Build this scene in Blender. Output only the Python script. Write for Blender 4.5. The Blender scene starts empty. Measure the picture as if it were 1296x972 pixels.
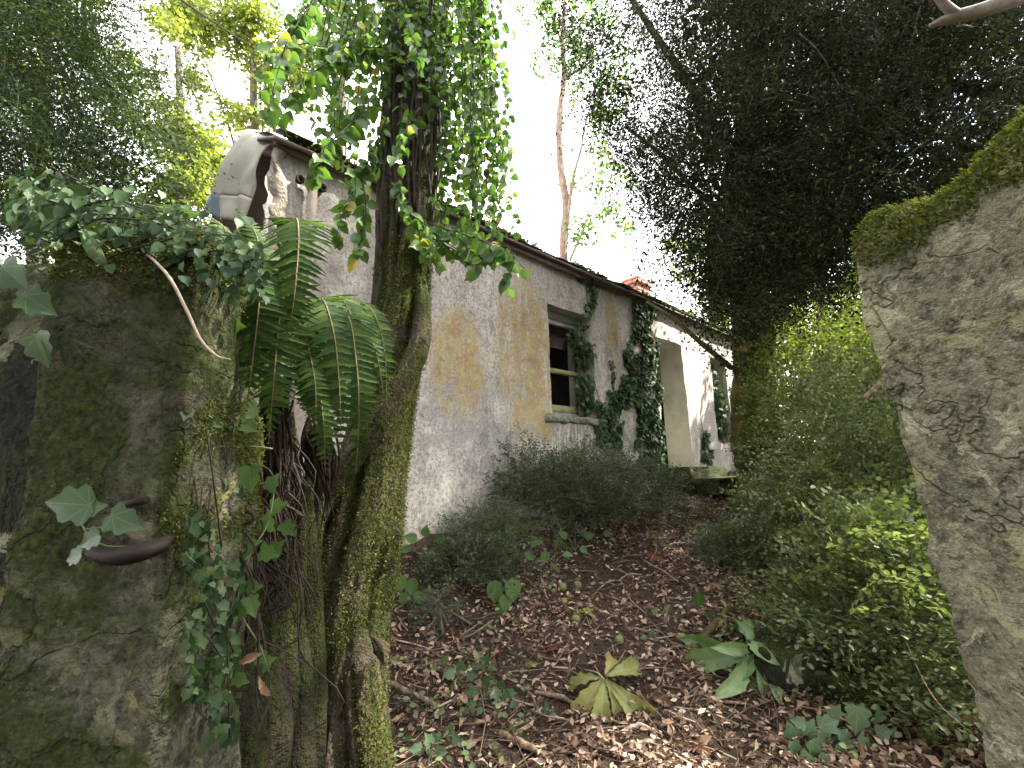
import bpy, math, random
import numpy as np
from mathutils import Vector, Matrix
from math import radians, sin, cos, pi

rng = np.random.default_rng(7)
random.seed(7)
S = bpy.context.scene
COL = S.collection

# ------------------------------------------------------------------ camera
F = 580.0                                   # focal length in photograph pixels (1296 wide)
PITCH, ROLL, CAMZ = 10.5, -1.5, 1.35
cam = bpy.data.objects.new('camera', bpy.data.cameras.new('camera'))
COL.objects.link(cam)
cam.data.sensor_width = 36.0
cam.data.lens = 36.0 * F / 1296
cam.data.clip_start, cam.data.clip_end = 0.02, 500
MROT = Matrix.Rotation(radians(90 + PITCH), 3, 'X') @ Matrix.Rotation(radians(ROLL), 3, 'Z')
cam.matrix_world = Matrix.Translation((0, 0, CAMZ)) @ MROT.to_4x4()
S.camera = cam
M3 = np.array(MROT)
CR, CU, CB = M3[:, 0], M3[:, 1], M3[:, 2]
EYE = np.array([0, 0, CAMZ])

# ------------------------------------------------------------------ sky, sun, exposure
SUN_EL, SUN_AZ = 50.0, 82.0                # azimuth clockwise from +Y
w = bpy.data.worlds.new('World'); S.world = w; w.use_nodes = True
nt = w.node_tree
bg = nt.nodes['Background']
sk = nt.nodes.new('ShaderNodeTexSky'); sk.sky_type = 'NISHITA'; sk.sun_disc = False
sk.sun_elevation = radians(SUN_EL); sk.sun_rotation = radians(SUN_AZ)
sk.air_density = 1.0; sk.dust_density = 2.0
tc = nt.nodes.new('ShaderNodeTexCoord')
nz = nt.nodes.new('ShaderNodeTexNoise'); nz.inputs['Scale'].default_value = 2.2; nz.inputs['Detail'].default_value = 5
rp = nt.nodes.new('ShaderNodeValToRGB')
rp.color_ramp.elements[0].position = .30; rp.color_ramp.elements[0].color = (.25, .25, .25, 1)
rp.color_ramp.elements[1].position = .48; rp.color_ramp.elements[1].color = (.97, .97, .97, 1)
mx = nt.nodes.new('ShaderNodeMix'); mx.data_type = 'RGBA'
nt.links.new(tc.outputs['Generated'], nz.inputs['Vector'])
nt.links.new(nz.outputs['Fac'], rp.inputs['Fac'])
nt.links.new(rp.outputs['Color'], mx.inputs[0])
nt.links.new(sk.outputs['Color'], mx.inputs[6])
mx.inputs[7].default_value = (6.4, 6.35, 6.3, 1)   # bright white cloud sheet
nt.links.new(mx.outputs[2], bg.inputs['Color'])
bg.inputs['Strength'].default_value = 0.12
sl = bpy.data.lights.new('sun', 'SUN'); sl.energy = 3.0; sl.angle = radians(1.5); sl.color = (1, .95, .85)
sun = bpy.data.objects.new('sun', sl); COL.objects.link(sun)
SD = Vector((sin(radians(SUN_AZ)) * cos(radians(SUN_EL)), cos(radians(SUN_AZ)) * cos(radians(SUN_EL)), sin(radians(SUN_EL))))
sun.rotation_euler = SD.to_track_quat('Z', 'Y').to_euler()
S.view_settings.view_transform = 'Standard'; S.view_settings.look = 'None'
S.view_settings.exposure = 3.1; S.view_settings.gamma = 1
S.render.engine = 'CYCLES'
S.cycles.max_bounces = 7; S.cycles.diffuse_bounces = 4; S.cycles.glossy_bounces = 2
S.cycles.transmission_bounces = 4; S.cycles.use_denoising = True
S.cycles.caustics_reflective = False; S.cycles.caustics_refractive = False
S.cycles.sample_clamp_indirect = 6

# ------------------------------------------------------------------ geometry of the site
AZ = radians(46.5); WD = 3.4014            # the facade: direction and distance from the eye
D3 = np.array([sin(AZ), cos(AZ), 0]); N3 = np.array([cos(AZ), -sin(AZ), 0])

def ray(u, v):
    return M3 @ np.array([(u - 648) / F, (486 - v) / F, -1.0])
def P(u, v, y):                            # the point seen at (u, v), at forward distance y
    r = ray(u, v); return EYE + r * (y / r[1])
def WP(u, v, q=0.0):                       # the point seen at (u, v), q metres behind the facade plane
    r = ray(u, v); return EYE + r * (-(WD + q) / (r @ N3))
def SZ(s, q, z):                           # facade coordinates to world
    return D3 * s - N3 * (WD + q) + np.array([0, 0, z])

def vnoise(p, seed=0):
    p = np.asarray(p, float); i = np.floor(p).astype(np.int64); f = p - i; f = f * f * (3 - 2 * f)
    def h(a):
        n = (a[..., 0] * 374761393 + a[..., 1] * 668265263 + a[..., 2] * 2147483647 + seed * 974634533) & 0xffffffff
        n = ((n ^ (n >> 13)) * 1274126177) & 0xffffffff
        return ((n ^ (n >> 16)) & 0xffff) / 65535.0
    r = 0
    for dx in (0, 1):
        for dy in (0, 1):
            for dz in (0, 1):
                wgt = (f[..., 0] if dx else 1 - f[..., 0]) * (f[..., 1] if dy else 1 - f[..., 1]) * (f[..., 2] if dz else 1 - f[..., 2])
                r = r + wgt * h(i + np.array([dx, dy, dz]))
    return r * 2 - 1
def fbm(p, octv=4, seed=0):
    p = np.asarray(p, float); a, r = 1.0, 0
    for k in range(octv):
        r = r + a * vnoise(p * 2 ** k, seed + k); a *= .5
    return r

def gz(x, y):                              # height of the ground
    x = np.asarray(x, float); y = np.asarray(y, float)
    base = np.interp(y, [-80, -3, 1.5, 2.3, 6.3, 8, 12, 80], [-.3, -.1, 0, .08, .90, 1.18, 1.4, 2.0])
    q = x * N3[0] + y * N3[1] + WD
    fade = np.interp(y, [2.5, 4, 5.6, 6.6], [.5, 1, .55, 0])
    bank = .42 * np.clip(1 - np.maximum(q, 0) / 1.3, 0, 1) ** 1.3 * fade
    p = np.stack([x, y, x * 0], -1)
    return base + bank + .035 * fbm(p * 2.2, 3, 3) + .012 * fbm(p * 11, 2, 9)
def G(u, v):                               # the ground point seen at (u, v)
    r = ray(u, v); r = r / np.linalg.norm(r)
    t = .5
    for _ in range(400):
        p = EYE + r * t
        d = p[2] - gz(p[0], p[1])
        if d < .002: break
        t += max(d * .6, .002)
    return p

# ------------------------------------------------------------------ object helpers
def link(o, parent=None, label=None, cat=None, group=None, kind=None):
    COL.objects.link(o)
    if parent is not None: o.parent = parent
    for k, v in (('label', label), ('category', cat), ('group', group), ('kind', kind)):
        if v: o[k] = v
    return o
def empty(name, loc, label, cat, group=None, rz=0):
    o = bpy.data.objects.new(name, None); o.empty_display_size = .05
    o.location = Vector(loc); o.rotation_euler = (0, 0, rz)
    return link(o, None, label, cat, group)
def root_of(o):
    while o.parent: o = o.parent
    return o
def meshdata(name, V, faces, mat, smooth=False):
    V = np.asarray(V, np.float32).reshape(-1, 3)
    me = bpy.data.meshes.new(name)
    if isinstance(faces, np.ndarray): faces = [faces]
    faces = [np.asarray(f, np.int32) for f in faces if len(f)]
    me.vertices.add(len(V)); me.vertices.foreach_set('co', V.ravel())
    nl = sum(f.size for f in faces); nf = sum(len(f) for f in faces)
    me.loops.add(nl); me.polygons.add(nf)
    me.loops.foreach_set('vertex_index', np.concatenate([f.ravel() for f in faces]))
    st, tt, c = [], [], 0
    for f in faces:
        st.append(c + np.arange(len(f)) * f.shape[1]); tt.append(np.full(len(f), f.shape[1])); c += f.size
    me.polygons.foreach_set('loop_start', np.concatenate(st).astype(np.int32))
    me.polygons.foreach_set('loop_total', np.concatenate(tt).astype(np.int32))
    me.update(calc_edges=True)
    if smooth: me.polygons.foreach_set('use_smooth', np.ones(nf, bool))
    for m in (mat if isinstance(mat, list) else [mat]): me.materials.append(m)
    return me
def obj(name, V, faces, mat, parent=None, label=None, cat=None, group=None, kind=None, smooth=False, local=False):
    """one mesh object; vertices come in world space unless local is set"""
    V = np.asarray(V, float).reshape(-1, 3)
    loc = None
    if parent is not None and not local:
        V = V - np.array(root_of(parent).location)
    elif parent is None:
        loc = np.array([V[:, 0].mean(), V[:, 1].mean(), V[:, 2].min()]); V = V - loc
    o = bpy.data.objects.new(name, meshdata(name, V, faces, mat, smooth))
    if loc is not None: o.location = Vector(loc)
    return link(o, parent, label, cat, group, kind)
class MB:                                   # collects shapes for one mesh
    def __init__(s): s.V = []; s.F = {}; s.n = 0
    def add(s, V, *faces):
        V = np.asarray(V, float).reshape(-1, 3)
        for f in faces:
            f = np.asarray(f, np.int64)
            if f.size: s.F.setdefault(f.shape[1], []).append(f + s.n)
        s.V.append(V); s.n += len(V); return s
    def box(s, x0, x1, y0, y1, z0, z1):
        V = [(x, y, z) for x in (x0, x1) for y in (y0, y1) for z in (z0, z1)]
        return s.add(V, [(0, 1, 3, 2), (4, 6, 7, 5), (0, 4, 5, 1), (2, 3, 7, 6), (0, 2, 6, 4), (1, 5, 7, 3)])
    def out(s): return np.concatenate(s.V), [np.concatenate(f) for f in s.F.values()]
    def build(s, name, mat, parent=None, **k):
        V, f = s.out(); return obj(name, V, f, mat, parent, **k)

def unit(a): return a / np.maximum(np.linalg.norm(a, axis=-1, keepdims=True), 1e-9)
def spline(pts, n):
    pts = np.asarray(pts, float)
    if len(pts) == 2:
        t = np.linspace(0, 1, n)[:, None]; return pts[0] * (1 - t) + pts[1] * t
    p = np.vstack([2 * pts[0] - pts[1], pts, 2 * pts[-1] - pts[-2]])
    out = []
    for t in np.linspace(0, len(pts) - 1 - 1e-6, n):
        i = int(t); f = t - i; a, b, c, d = p[i:i + 4]
        out.append(.5 * (2 * b + (c - a) * f + (2 * a - 5 * b + 4 * c - d) * f * f + (3 * b - a - 3 * c + d) * f ** 3))
    return np.array(out)
def tube(pts, rad, seg=8, n=None, amp=0, freq=6, seed=0, stretch=.3, twist=0):
    """a swept tube; amp roughens it with noise that runs along the stem"""
    pts = np.asarray(pts, float)
    if n: 
        rad = np.interp(np.linspace(0, 1, n), np.linspace(0, 1, len(rad)), rad) if np.ndim(rad) else rad
        pts = spline(pts, n)
    n = len(pts); rad = np.broadcast_to(rad, (n,)) if np.ndim(rad) == 0 else np.interp(np.linspace(0, 1, n), np.linspace(0, 1, len(rad)), rad)
    T = unit(np.gradient(pts, axis=0))
    up = np.array([0, 0, 1.]) if abs(T[0, 2]) < .8 else np.array([1., 0, 0])
    A = np.zeros((n, 3)); a = unit(np.cross(up, T[0]))
    for i in range(n):
        a = unit(a - T[i] * (a @ T[i])); A[i] = a
    B = np.cross(T, A)
    th = np.linspace(0, 2 * pi, seg, endpoint=False)
    L = np.concatenate([[0], np.cumsum(np.linalg.norm(np.diff(pts, axis=0), axis=1))])
    thm = th[None, :] + twist * L[:, None]
    dirs = np.cos(thm)[..., None] * A[:, None] + np.sin(thm)[..., None] * B[:, None]
    r = np.repeat(rad[:, None], seg, 1)
    if amp:
        q = np.stack([np.cos(thm) * freq * .5, np.sin(thm) * freq * .5, np.repeat(L[:, None], seg, 1) * freq * stretch], -1)
        nn = fbm(q, 4, seed); r = r * (1 + amp * (nn - .5 * np.abs(nn)))
    V = (pts[:, None] + dirs * r[..., None]).reshape(-1, 3)
    i = np.arange(n - 1)[:, None] * seg; j = np.arange(seg)[None]; k = (j + 1) % seg
    Fq = np.stack([i + j, i + k, i + seg + k, i + seg + j], -1).reshape(-1, 4)
    c0, c1 = len(V), len(V) + 1
    V = np.vstack([V, pts[:1], pts[-1:]]); jj = np.arange(seg)
    Ft = np.concatenate([np.stack([np.full(seg, c0), (jj + 1) % seg, jj], -1), np.stack([np.full(seg, c1), (n - 1) * seg + jj, (n - 1) * seg + (jj + 1) % seg], -1)])
    return V, Fq, Ft
def gridfaces(nu, nv):
    i = np.arange(nu - 1)[:, None] * nv; j = np.arange(nv - 1)[None]
    return np.stack([i + j, i + nv + j, i + nv + j + 1, i + j + 1], -1).reshape(-1, 4)

# ---- leaf templates: x = width, y = base to tip, z = normal
def T_(V, *f): return (np.array(V, float), [np.array(x) for x in f])
def ovate(hw, ys, droop=.12, fold=.10, nar=0):
    V, f3, f4 = [], [], []
    for y in ys: V.append((0, y, -droop * y * y))
    for sgn in (-1, 1):
        b = len(V)
        for y, h in zip(ys[1:-1], hw): V.append((sgn * h, y, fold - droop * y * y))
        m = len(hw)
        tri = [(0, b, 1)] + [(m, b + m - 1, m + 1)]
        for k in range(m - 1): f4.append((1 + k, b + k, b + k + 1, 2 + k) if sgn < 0 else (1 + k, 2 + k, b + k + 1, b + k))
        f3 += tri if sgn < 0 else [(a, c, bb) for a, bb, c in tri]
    return T_(V, f3, f4)
SMALL = T_([(0, 0, 0), (.24, .45, .06), (0, 1, -.08), (-.24, .45, .06)], [(0, 1, 2), (0, 2, 3)])
ROUNDL = T_([(0, 0, 0), (.32, .3, .06), (.26, .75, .03), (0, 1, -.05), (-.26, .75, .03), (-.32, .3, .06)], [(0, 1, 2, 3), (0, 3, 4, 5)])
OVATE = ovate([.30, .38, .30, .10], [0, .12, .34, .62, .86, 1.0])
LONGL = ovate([.10, .17, .19, .12], [0, .15, .4, .65, .86, 1.0], droop=.3, fold=.05)
def ivyt():
    half = [(.16, -.08), (.40, .02), (.46, .14), (.33, .30), (.40, .46), (.37, .56), (.20, .66), (.09, .86)]
    out = [(0, 0)] + half + [(0, 1)] + [(-x, y) for x, y in half[::-1]]
    V = [(0, .33, 0)] + [(x, y, .10 * abs(x) * 2 - .16 * y * y) for x, y in out]
    n = len(out)
    return T_(V, [(0, 1 + k, 1 + (k + 1) % n) for k in range(n)])
IVY = ivyt()
def lobed(ny=19, nx=9, serr=.10, wd=1.0):                                # a horse-chestnut leaflet, crumpled
    ys = np.linspace(0, 1, ny); hw = np.interp(ys, [0, .2, .45, .68, .85, 1], [.02, .09, .17, .22, .14, .015])
    V = []
    for k, (y, h) in enumerate(zip(ys, hw)):
        for x in np.linspace(-1, 1, nx):
            hh = wd * h * (1 + serr * (-1) ** k * (abs(x) > .9)); r = .022 * math.sin(k * 1.57 + abs(x) * 2.2) * abs(x) + .035 * float(vnoise(np.array([x * 1.9, y * 5, 0.5])))
            V.append((x * hh * (1 - .25 * abs(x)), y * (1 - .08 * y), .55 * h * x * x + r * 1.3 - .42 * y * y + .03 * x * math.sin(y * 4)))
    return T_(V, gridfaces(ny, nx))
LEAFLET = lobed(19, 9, .05, .98); DOCKT = lobed(17, 9, 0, .85); CRUMPLE = lobed(7, 5, .12, 1.3)

def place(tmpl, pos, axis, normal, scale):
    """many copies of a leaf template in one mesh"""
    tv, tf = tmpl
    pos = np.atleast_2d(pos); n = len(pos)
    Y = unit(np.broadcast_to(axis, (n, 3))); Nn = np.broadcast_to(normal, (n, 3))
    X = unit(np.cross(Y, Nn)); Z = np.cross(X, Y)
    s = np.broadcast_to(scale, (n,))[:, None, None]
    V = pos[:, None] + s * (tv[None, :, 0:1] * X[:, None] + tv[None, :, 1:2] * Y[:, None] + tv[None, :, 2:3] * Z[:, None])
    off = (np.arange(n) * len(tv))[:, None, None]
    return V.reshape(-1, 3), [(f[None] + off).reshape(-1, f.shape[1]) for f in tf]
def rnd(n): return unit(rng.normal(size=(n, 3)))
def leafmat4(pos, axis, normal, scale):
    Y = unit(np.array(axis, float)); X = unit(np.cross(Y, normal)); Z = np.cross(X, Y)
    m = np.eye(4); m[:3, 0] = X * scale; m[:3, 1] = Y * scale; m[:3, 2] = Z * scale; m[:3, 3] = pos
    return Matrix(m.tolist())
_leafmesh = {}
def leaf_obj(parent, tname, tmpl, mat, pos, axis, normal, scale, name='leaf', label=None):
    key = (tname, mat.name)
    if key not in _leafmesh: _leafmesh[key] = meshdata('leaf', tmpl[0], tmpl[1], mat, True)
    o = bpy.data.objects.new(name, _leafmesh[key])
    o.matrix_local = leafmat4(np.asarray(pos) - np.array(root_of(parent).location), axis, normal, scale)
    return link(o, parent, label)

# ------------------------------------------------------------------ materials
class NT:
    def __init__(s, name):
        s.m = bpy.data.materials.new(name); s.m.use_nodes = True; s.t = s.m.node_tree
        s.b = s.t.nodes['Principled BSDF']; s.o = s.t.nodes['Material Output']
    def new(s, t, **k):
        n = s.t.nodes.new(t)
        for a, v in k.items(): setattr(n, a, v)
        return n
    def set(s, sock, v):
        if isinstance(v, bpy.types.NodeSocket): s.t.links.new(v, sock)
        elif isinstance(v, (tuple, list)) and len(v) == 3 and sock.type == 'RGBA': sock.default_value = (*v, 1)
        else: sock.default_value = v
    def coord(s, kind='Object', scale=(1, 1, 1), loc=(0, 0, 0)):
        c = s.new('ShaderNodeTexCoord').outputs[kind] if kind != 'World' else s.new('ShaderNodeNewGeometry').outputs['Position']
        mp = s.new('ShaderNodeMapping'); s.set(mp.inputs['Vector'], c)
        mp.inputs['Scale'].default_value = scale; mp.inputs['Location'].default_value = loc
        return mp.outputs[0]
    def noise(s, vec, scale=5, detail=4, rough=.55, dist=0):
        n = s.new('ShaderNodeTexNoise'); s.set(n.inputs['Vector'], vec)
        n.inputs['Scale'].default_value = scale; n.inputs['Detail'].default_value = detail
        n.inputs['Roughness'].default_value = rough; n.inputs['Distortion'].default_value = dist
        return n.outputs['Fac']
    def vor(s, vec, scale=5, feature='F1'):
        n = s.new('ShaderNodeTexVoronoi', feature=feature); s.set(n.inputs['Vector'], vec); n.inputs['Scale'].default_value = scale
        return n.outputs['Distance']
    def ramp(s, fac, stops):
        n = s.new('ShaderNodeValToRGB'); s.set(n.inputs['Fac'], fac); e = n.color_ramp.elements
        while len(e) < len(stops): e.new(.5)
        for x, (p, c) in zip(e, stops):
            x.position = p; x.color = (*c, 1) if isinstance(c, tuple) else (c, c, c, 1)
        return n.outputs['Color']
    def mix(s, fac, a, b, blend='MIX'):
        n = s.new('ShaderNodeMix', data_type='RGBA', blend_type=blend)
        s.set(n.inputs[0], fac); s.set(n.inputs[6], a); s.set(n.inputs[7], b); return n.outputs[2]
    def math(s, op, a, b=0.0, clamp=False):
        n = s.new('ShaderNodeMath', operation=op, use_clamp=clamp); s.set(n.inputs[0], a); s.set(n.inputs[1], b); return n.outputs[0]
    def sep(s, vec):
        n = s.new('ShaderNodeSeparateXYZ'); s.set(n.inputs[0], vec); return n.outputs
    def bump(s, h, strength=.4, dist=.01):
        n = s.new('ShaderNodeBump'); s.set(n.inputs['Height'], h)
        n.inputs['Strength'].default_value = strength; n.inputs['Distance'].default_value = dist
        s.set(s.b.inputs['Normal'], n.outputs[0])
    def fin(s, col, rough=.85, spec=.3):
        s.set(s.b.inputs['Base Color'], col); s.set(s.b.inputs['Roughness'], rough)
        s.b.inputs['Specular IOR Level'].default_value = spec; return s.m

def leaf_material(name, stops, transl=.35, rough=.45, spec=.4, tint=(1.25, 1.3, .6), vein=None):
    n = NT(name)
    stops = [(p, (c[0] * 1.10, c[1], c[2] * 1.0) if c[1] > c[0] * 1.15 else c) for p, c in stops]
    isl = n.new('ShaderNodeNewGeometry').outputs['Random Per Island']; ob = n.new('ShaderNodeObjectInfo').outputs['Random']
    r = n.math('FRACT', n.math('ADD', isl, ob))
    c = n.ramp(r, stops)
    if vein:
        x, y, z = n.sep(n.coord('Object')); ax_ = n.math('ABSOLUTE', x)
        if vein == 'palm':
            t = n.math('ARCTAN2', ax_, n.math('SUBTRACT', y, .03)); k = n.math('ABSOLUTE', n.math('SUBTRACT', n.math('FRACT', n.math('ADD', n.math('DIVIDE', t, .72), .5)), .5))
            d = n.math('MULTIPLY', k, n.math('SQRT', n.math('ADD', n.math('MULTIPLY', x, x), n.math('MULTIPLY', y, y))))
            lv = n.ramp(d, [(.012, 1.0), (.03, 0.0)])
        else:
            k = n.math('ABSOLUTE', n.math('SUBTRACT', n.math('FRACT', n.math('MULTIPLY', n.math('SUBTRACT', y, n.math('MULTIPLY', ax_, .9)), 8.0)), .5))
            lv = n.math('MAXIMUM', n.ramp(ax_, [(.010, 1.0), (.022, 0.0)]), n.math('MULTIPLY', n.ramp(k, [(.05, 1.0), (.12, 0.0)]), .6))
        c = n.mix(n.math('MULTIPLY', lv, .32), c, n.mix(.5, c, (.42, .46, .32)))
        blot = n.noise(n.coord('Object', loc=(0, 0, 0)), 9, 4, .65)
        c = n.mix(n.ramp(blot, [(.52, 0.0), (.70, .55)]), c, n.mix(.6, c, (.10, .075, .035)))
    n.fin(c, rough, spec)
    if transl:
        tr = n.new('ShaderNodeBsdfTranslucent'); n.set(tr.inputs['Color'], n.mix(1.0, c, tint, 'MULTIPLY'))
        ms = n.new('ShaderNodeMixShader'); ms.inputs[0].default_value = transl
        n.t.links.new(n.b.outputs[0], ms.inputs[1]); n.t.links.new(tr.outputs[0], ms.inputs[2])
        n.t.links.new(ms.outputs[0], n.o.inputs['Surface'])
    return n.m
def plain(name, stops, scale=20, rough=.85, spec=.3, bump=.3, bd=.004, coord='World', cs=(1, 1, 1)):
    n = NT(name); v = n.coord(coord, cs); f = n.noise(v, scale, 5, .6)
    n.fin(n.ramp(f, stops), rough, spec)
    if bump: n.bump(n.noise(v, scale * 2.5, 4), bump, bd)
    return n.m

M_IVY = leaf_material('ivy_leaf', [(0, (.024, .055, .024)), (.5, (.045, .090, .040)), (.85, (.075, .14, .060)), (1, (.12, .19, .075))], .28, .55, .3)
M_IVYPALE = leaf_material('ivy_leaf_pale', [(0, (.045, .10, .045)), (1, (.09, .17, .085))], .25, .45, .5, vein='palm')
M_OVATE = leaf_material('climber_leaf', [(0, (.040, .095, .026)), (.5, (.070, .15, .038)), (.95, (.11, .21, .045)), (.985, (.12, .22, .05)), (1, (.42, .34, .05))], .52, .38, .5)
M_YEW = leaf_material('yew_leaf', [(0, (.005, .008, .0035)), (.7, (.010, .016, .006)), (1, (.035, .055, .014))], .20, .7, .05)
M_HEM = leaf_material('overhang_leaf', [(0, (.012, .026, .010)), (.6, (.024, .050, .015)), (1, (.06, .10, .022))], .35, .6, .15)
M_BRIGHT = leaf_material('sunlit_leaf', [(0, (.08, .13, .03)), (.6, (.14, .19, .045)), (1, (.26, .27, .07))], .55, .5, .3)
M_LON = leaf_material('hedge_leaf', [(0, (.045, .075, .028)), (.5, (.095, .138, .056)), (1, (.20, .25, .12))], .34, .4, .5)
M_LONG = leaf_material('hedge_leaf_grey', [(0, (.034, .052, .030)), (.6, (.070, .098, .054)), (1, (.15, .18, .11))], .35, .45, .5)
M_FERN = leaf_material('fern_leaf', [(0, (.022, .055, .013)), (.7, (.042, .088, .021)), (1, (.085, .145, .035))], .42, .65, .15)
M_HEDGEB = leaf_material('hedge_leaf_bright', [(0, (.060, .100, .030)), (.5, (.11, .165, .050)), (1, (.20, .25, .08))], .45, .45, .4)  # lighter copy of the hedge leaf: sunlight put into its colour
M_FSTALK = plain('scaly_fern_stalk', [(.3, (.09, .06, .03)), (.7, (.20, .15, .08))], 60)
M_HERB = leaf_material('herb_leaf', [(0, (.06, .14, .035)), (1, (.12, .23, .07))], .4, .5, .4, vein='pin')
M_DOCK = leaf_material('dock_leaf', [(0, (.10, .20, .075)), (1, (.20, .31, .15))], .3, .5, .4, vein='pin')
M_WILT = leaf_material('wilted_leaf', [(0, (.20, .235, .075)), (.6, (.27, .28, .10)), (1, (.30, .25, .08))], .3, .6, .3, (1.1, 1.1, .6), vein='pin')
M_BROWN = leaf_material('dead_leaf', [(0, (.10, .045, .025)), (.4, (.17, .075, .035)), (.75, (.26, .13, .06)), (1, (.38, .25, .14))], .2, .7, .25, (1.2, 1, .7))
M_TAN = leaf_material('tan_dead_leaf', [(0, (.22, .13, .075)), (1, (.38, .27, .17))], .2, .7, .25, (1.2, 1, .7))
M_LITTER = leaf_material('litter_leaf', [(0, (.065, .043, .033)), (.3, (.18, .112, .080)), (.6, (.30, .196, .138)), (.85, (.42, .305, .22)), (1, (.50, .40, .30))], .1, .75, .3, (1.2, 1, .7))
M_TWIG = leaf_material('litter_twig', [(0, (.035, .022, .017)), (.6, (.11, .072, .05)), (.9, (.20, .145, .105)), (1, (.36, .29, .22))], 0, .8, .2)
M_MOSSB = leaf_material('moss_blade', [(0, (.035, .055, .012)), (.5, (.065, .095, .018)), (.85, (.12, .14, .03)), (1, (.20, .15, .04))], .3, .7, .2)
M_MOSSBR = leaf_material('bright_moss_blade', [(0, (.05, .07, .014)), (.5, (.10, .13, .025)), (.9, (.17, .19, .04)), (1, (.24, .19, .06))], .35, .7, .2)
M_STEM = plain('woody_stem', [(.3, (.07, .055, .04)), (.7, (.17, .14, .11))], 40)
M_ROOT = plain('dead_root', [(.3, (.014, .010, .007)), (.7, (.050, .036, .026))], 40)
M_GSTEM = plain('green_stem', [(.3, (.09, .13, .05)), (.7, (.18, .21, .10))], 40, .6)
M_PALESTEM = plain('pale_stem', [(.3, (.26, .20, .15)), (.7, (.45, .37, .29))], 30, .7)
M_STICK = plain('dead_stick', [(.3, (.05, .034, .024)), (.5, (.18, .125, .085)), (.62, (.28, .21, .145)), (.75, (.12, .11, .06))], 34, bump=.8, bd=.008)
M_RHIZ = plain('fern_rhizome', [(.3, (.010, .006, .004)), (.7, (.034, .018, .011))], 60)
M_IRON = plain('rusty_iron', [(.3, (.006, .005, .0045)), (.75, (.028, .015, .011))], 60, .75)
M_PIPE = plain('rusted_downpipe', [(.3, (.30, .26, .22)), (.5, (.42, .36, .31)), (.75, (.25, .14, .10))], 14, .7)
M_CONKER = plain('chestnut_husk', [(.3, (.10, .13, .04)), (.7, (.19, .20, .075))], 60)

def bark_mat(name, dark, light, moss, m0, m1, side=None, scale=1.0):
    n = NT(name); v = n.coord('World', (1, 1, .35)); v2 = n.coord('World')
    b = n.noise(v, 26 * scale, 6, .65)
    c = n.ramp(b, [(.3, dark), (.7, light)])
    mm = n.noise(v2, 3.2 * scale, 5, .6)
    fine = n.noise(v2, 60 * scale, 3, .6)
    if side is not None:
        nn = n.new('ShaderNodeVectorMath', operation='DOT_PRODUCT'); n.t.links.new(n.new('ShaderNodeNewGeometry').outputs['Normal'], nn.inputs[0]); nn.inputs[1].default_value = side
        mm = n.math('ADD', mm, n.math('MULTIPLY', nn.outputs['Value'], .16))
    mk = n.ramp(mm, [(m0, 0.0), (m1, 1.0)])
    mc = n.ramp(fine, [(.3, tuple(x * .55 for x in moss)), (.7, moss)])
    n.fin(n.mix(mk, c, mc), .92, .15)
    n.bump(n.math('ADD', b, n.math('MULTIPLY', fine, .8)), 1.0, .035)
    return n.m
M_BARK = bark_mat('mossy_bark', (.022, .017, .012), (.105, .082, .058), (.050, .058, .015), .52, .72, (.9, -.3, .15))
M_BARK2 = bark_mat('old_bark', (.05, .04, .03), (.17, .14, .10), (.11, .115, .03), .5, .7)
M_BARKD = bark_mat('dark_root_bark', (.010, .008, .006), (.045, .035, .026), (.040, .046, .012), .48, .68, (.7, -.6, .2))  # darker bark copy: shade between pier and tree put into the colour
M_MOSSTRUNK = bark_mat('very_mossy_bark', (.03, .024, .012), (.17, .13, .07), (.17, .17, .05), .42, .56)
M_BIRCH = bark_mat('pale_bark', (.16, .10, .07), (.42, .31, .25), (.12, .11, .05), .62, .8, None, .6)
M_LIMB = plain('bare_limb', [(.3, (.17, .15, .13)), (.7, (.36, .32, .28))], 18)

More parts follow.
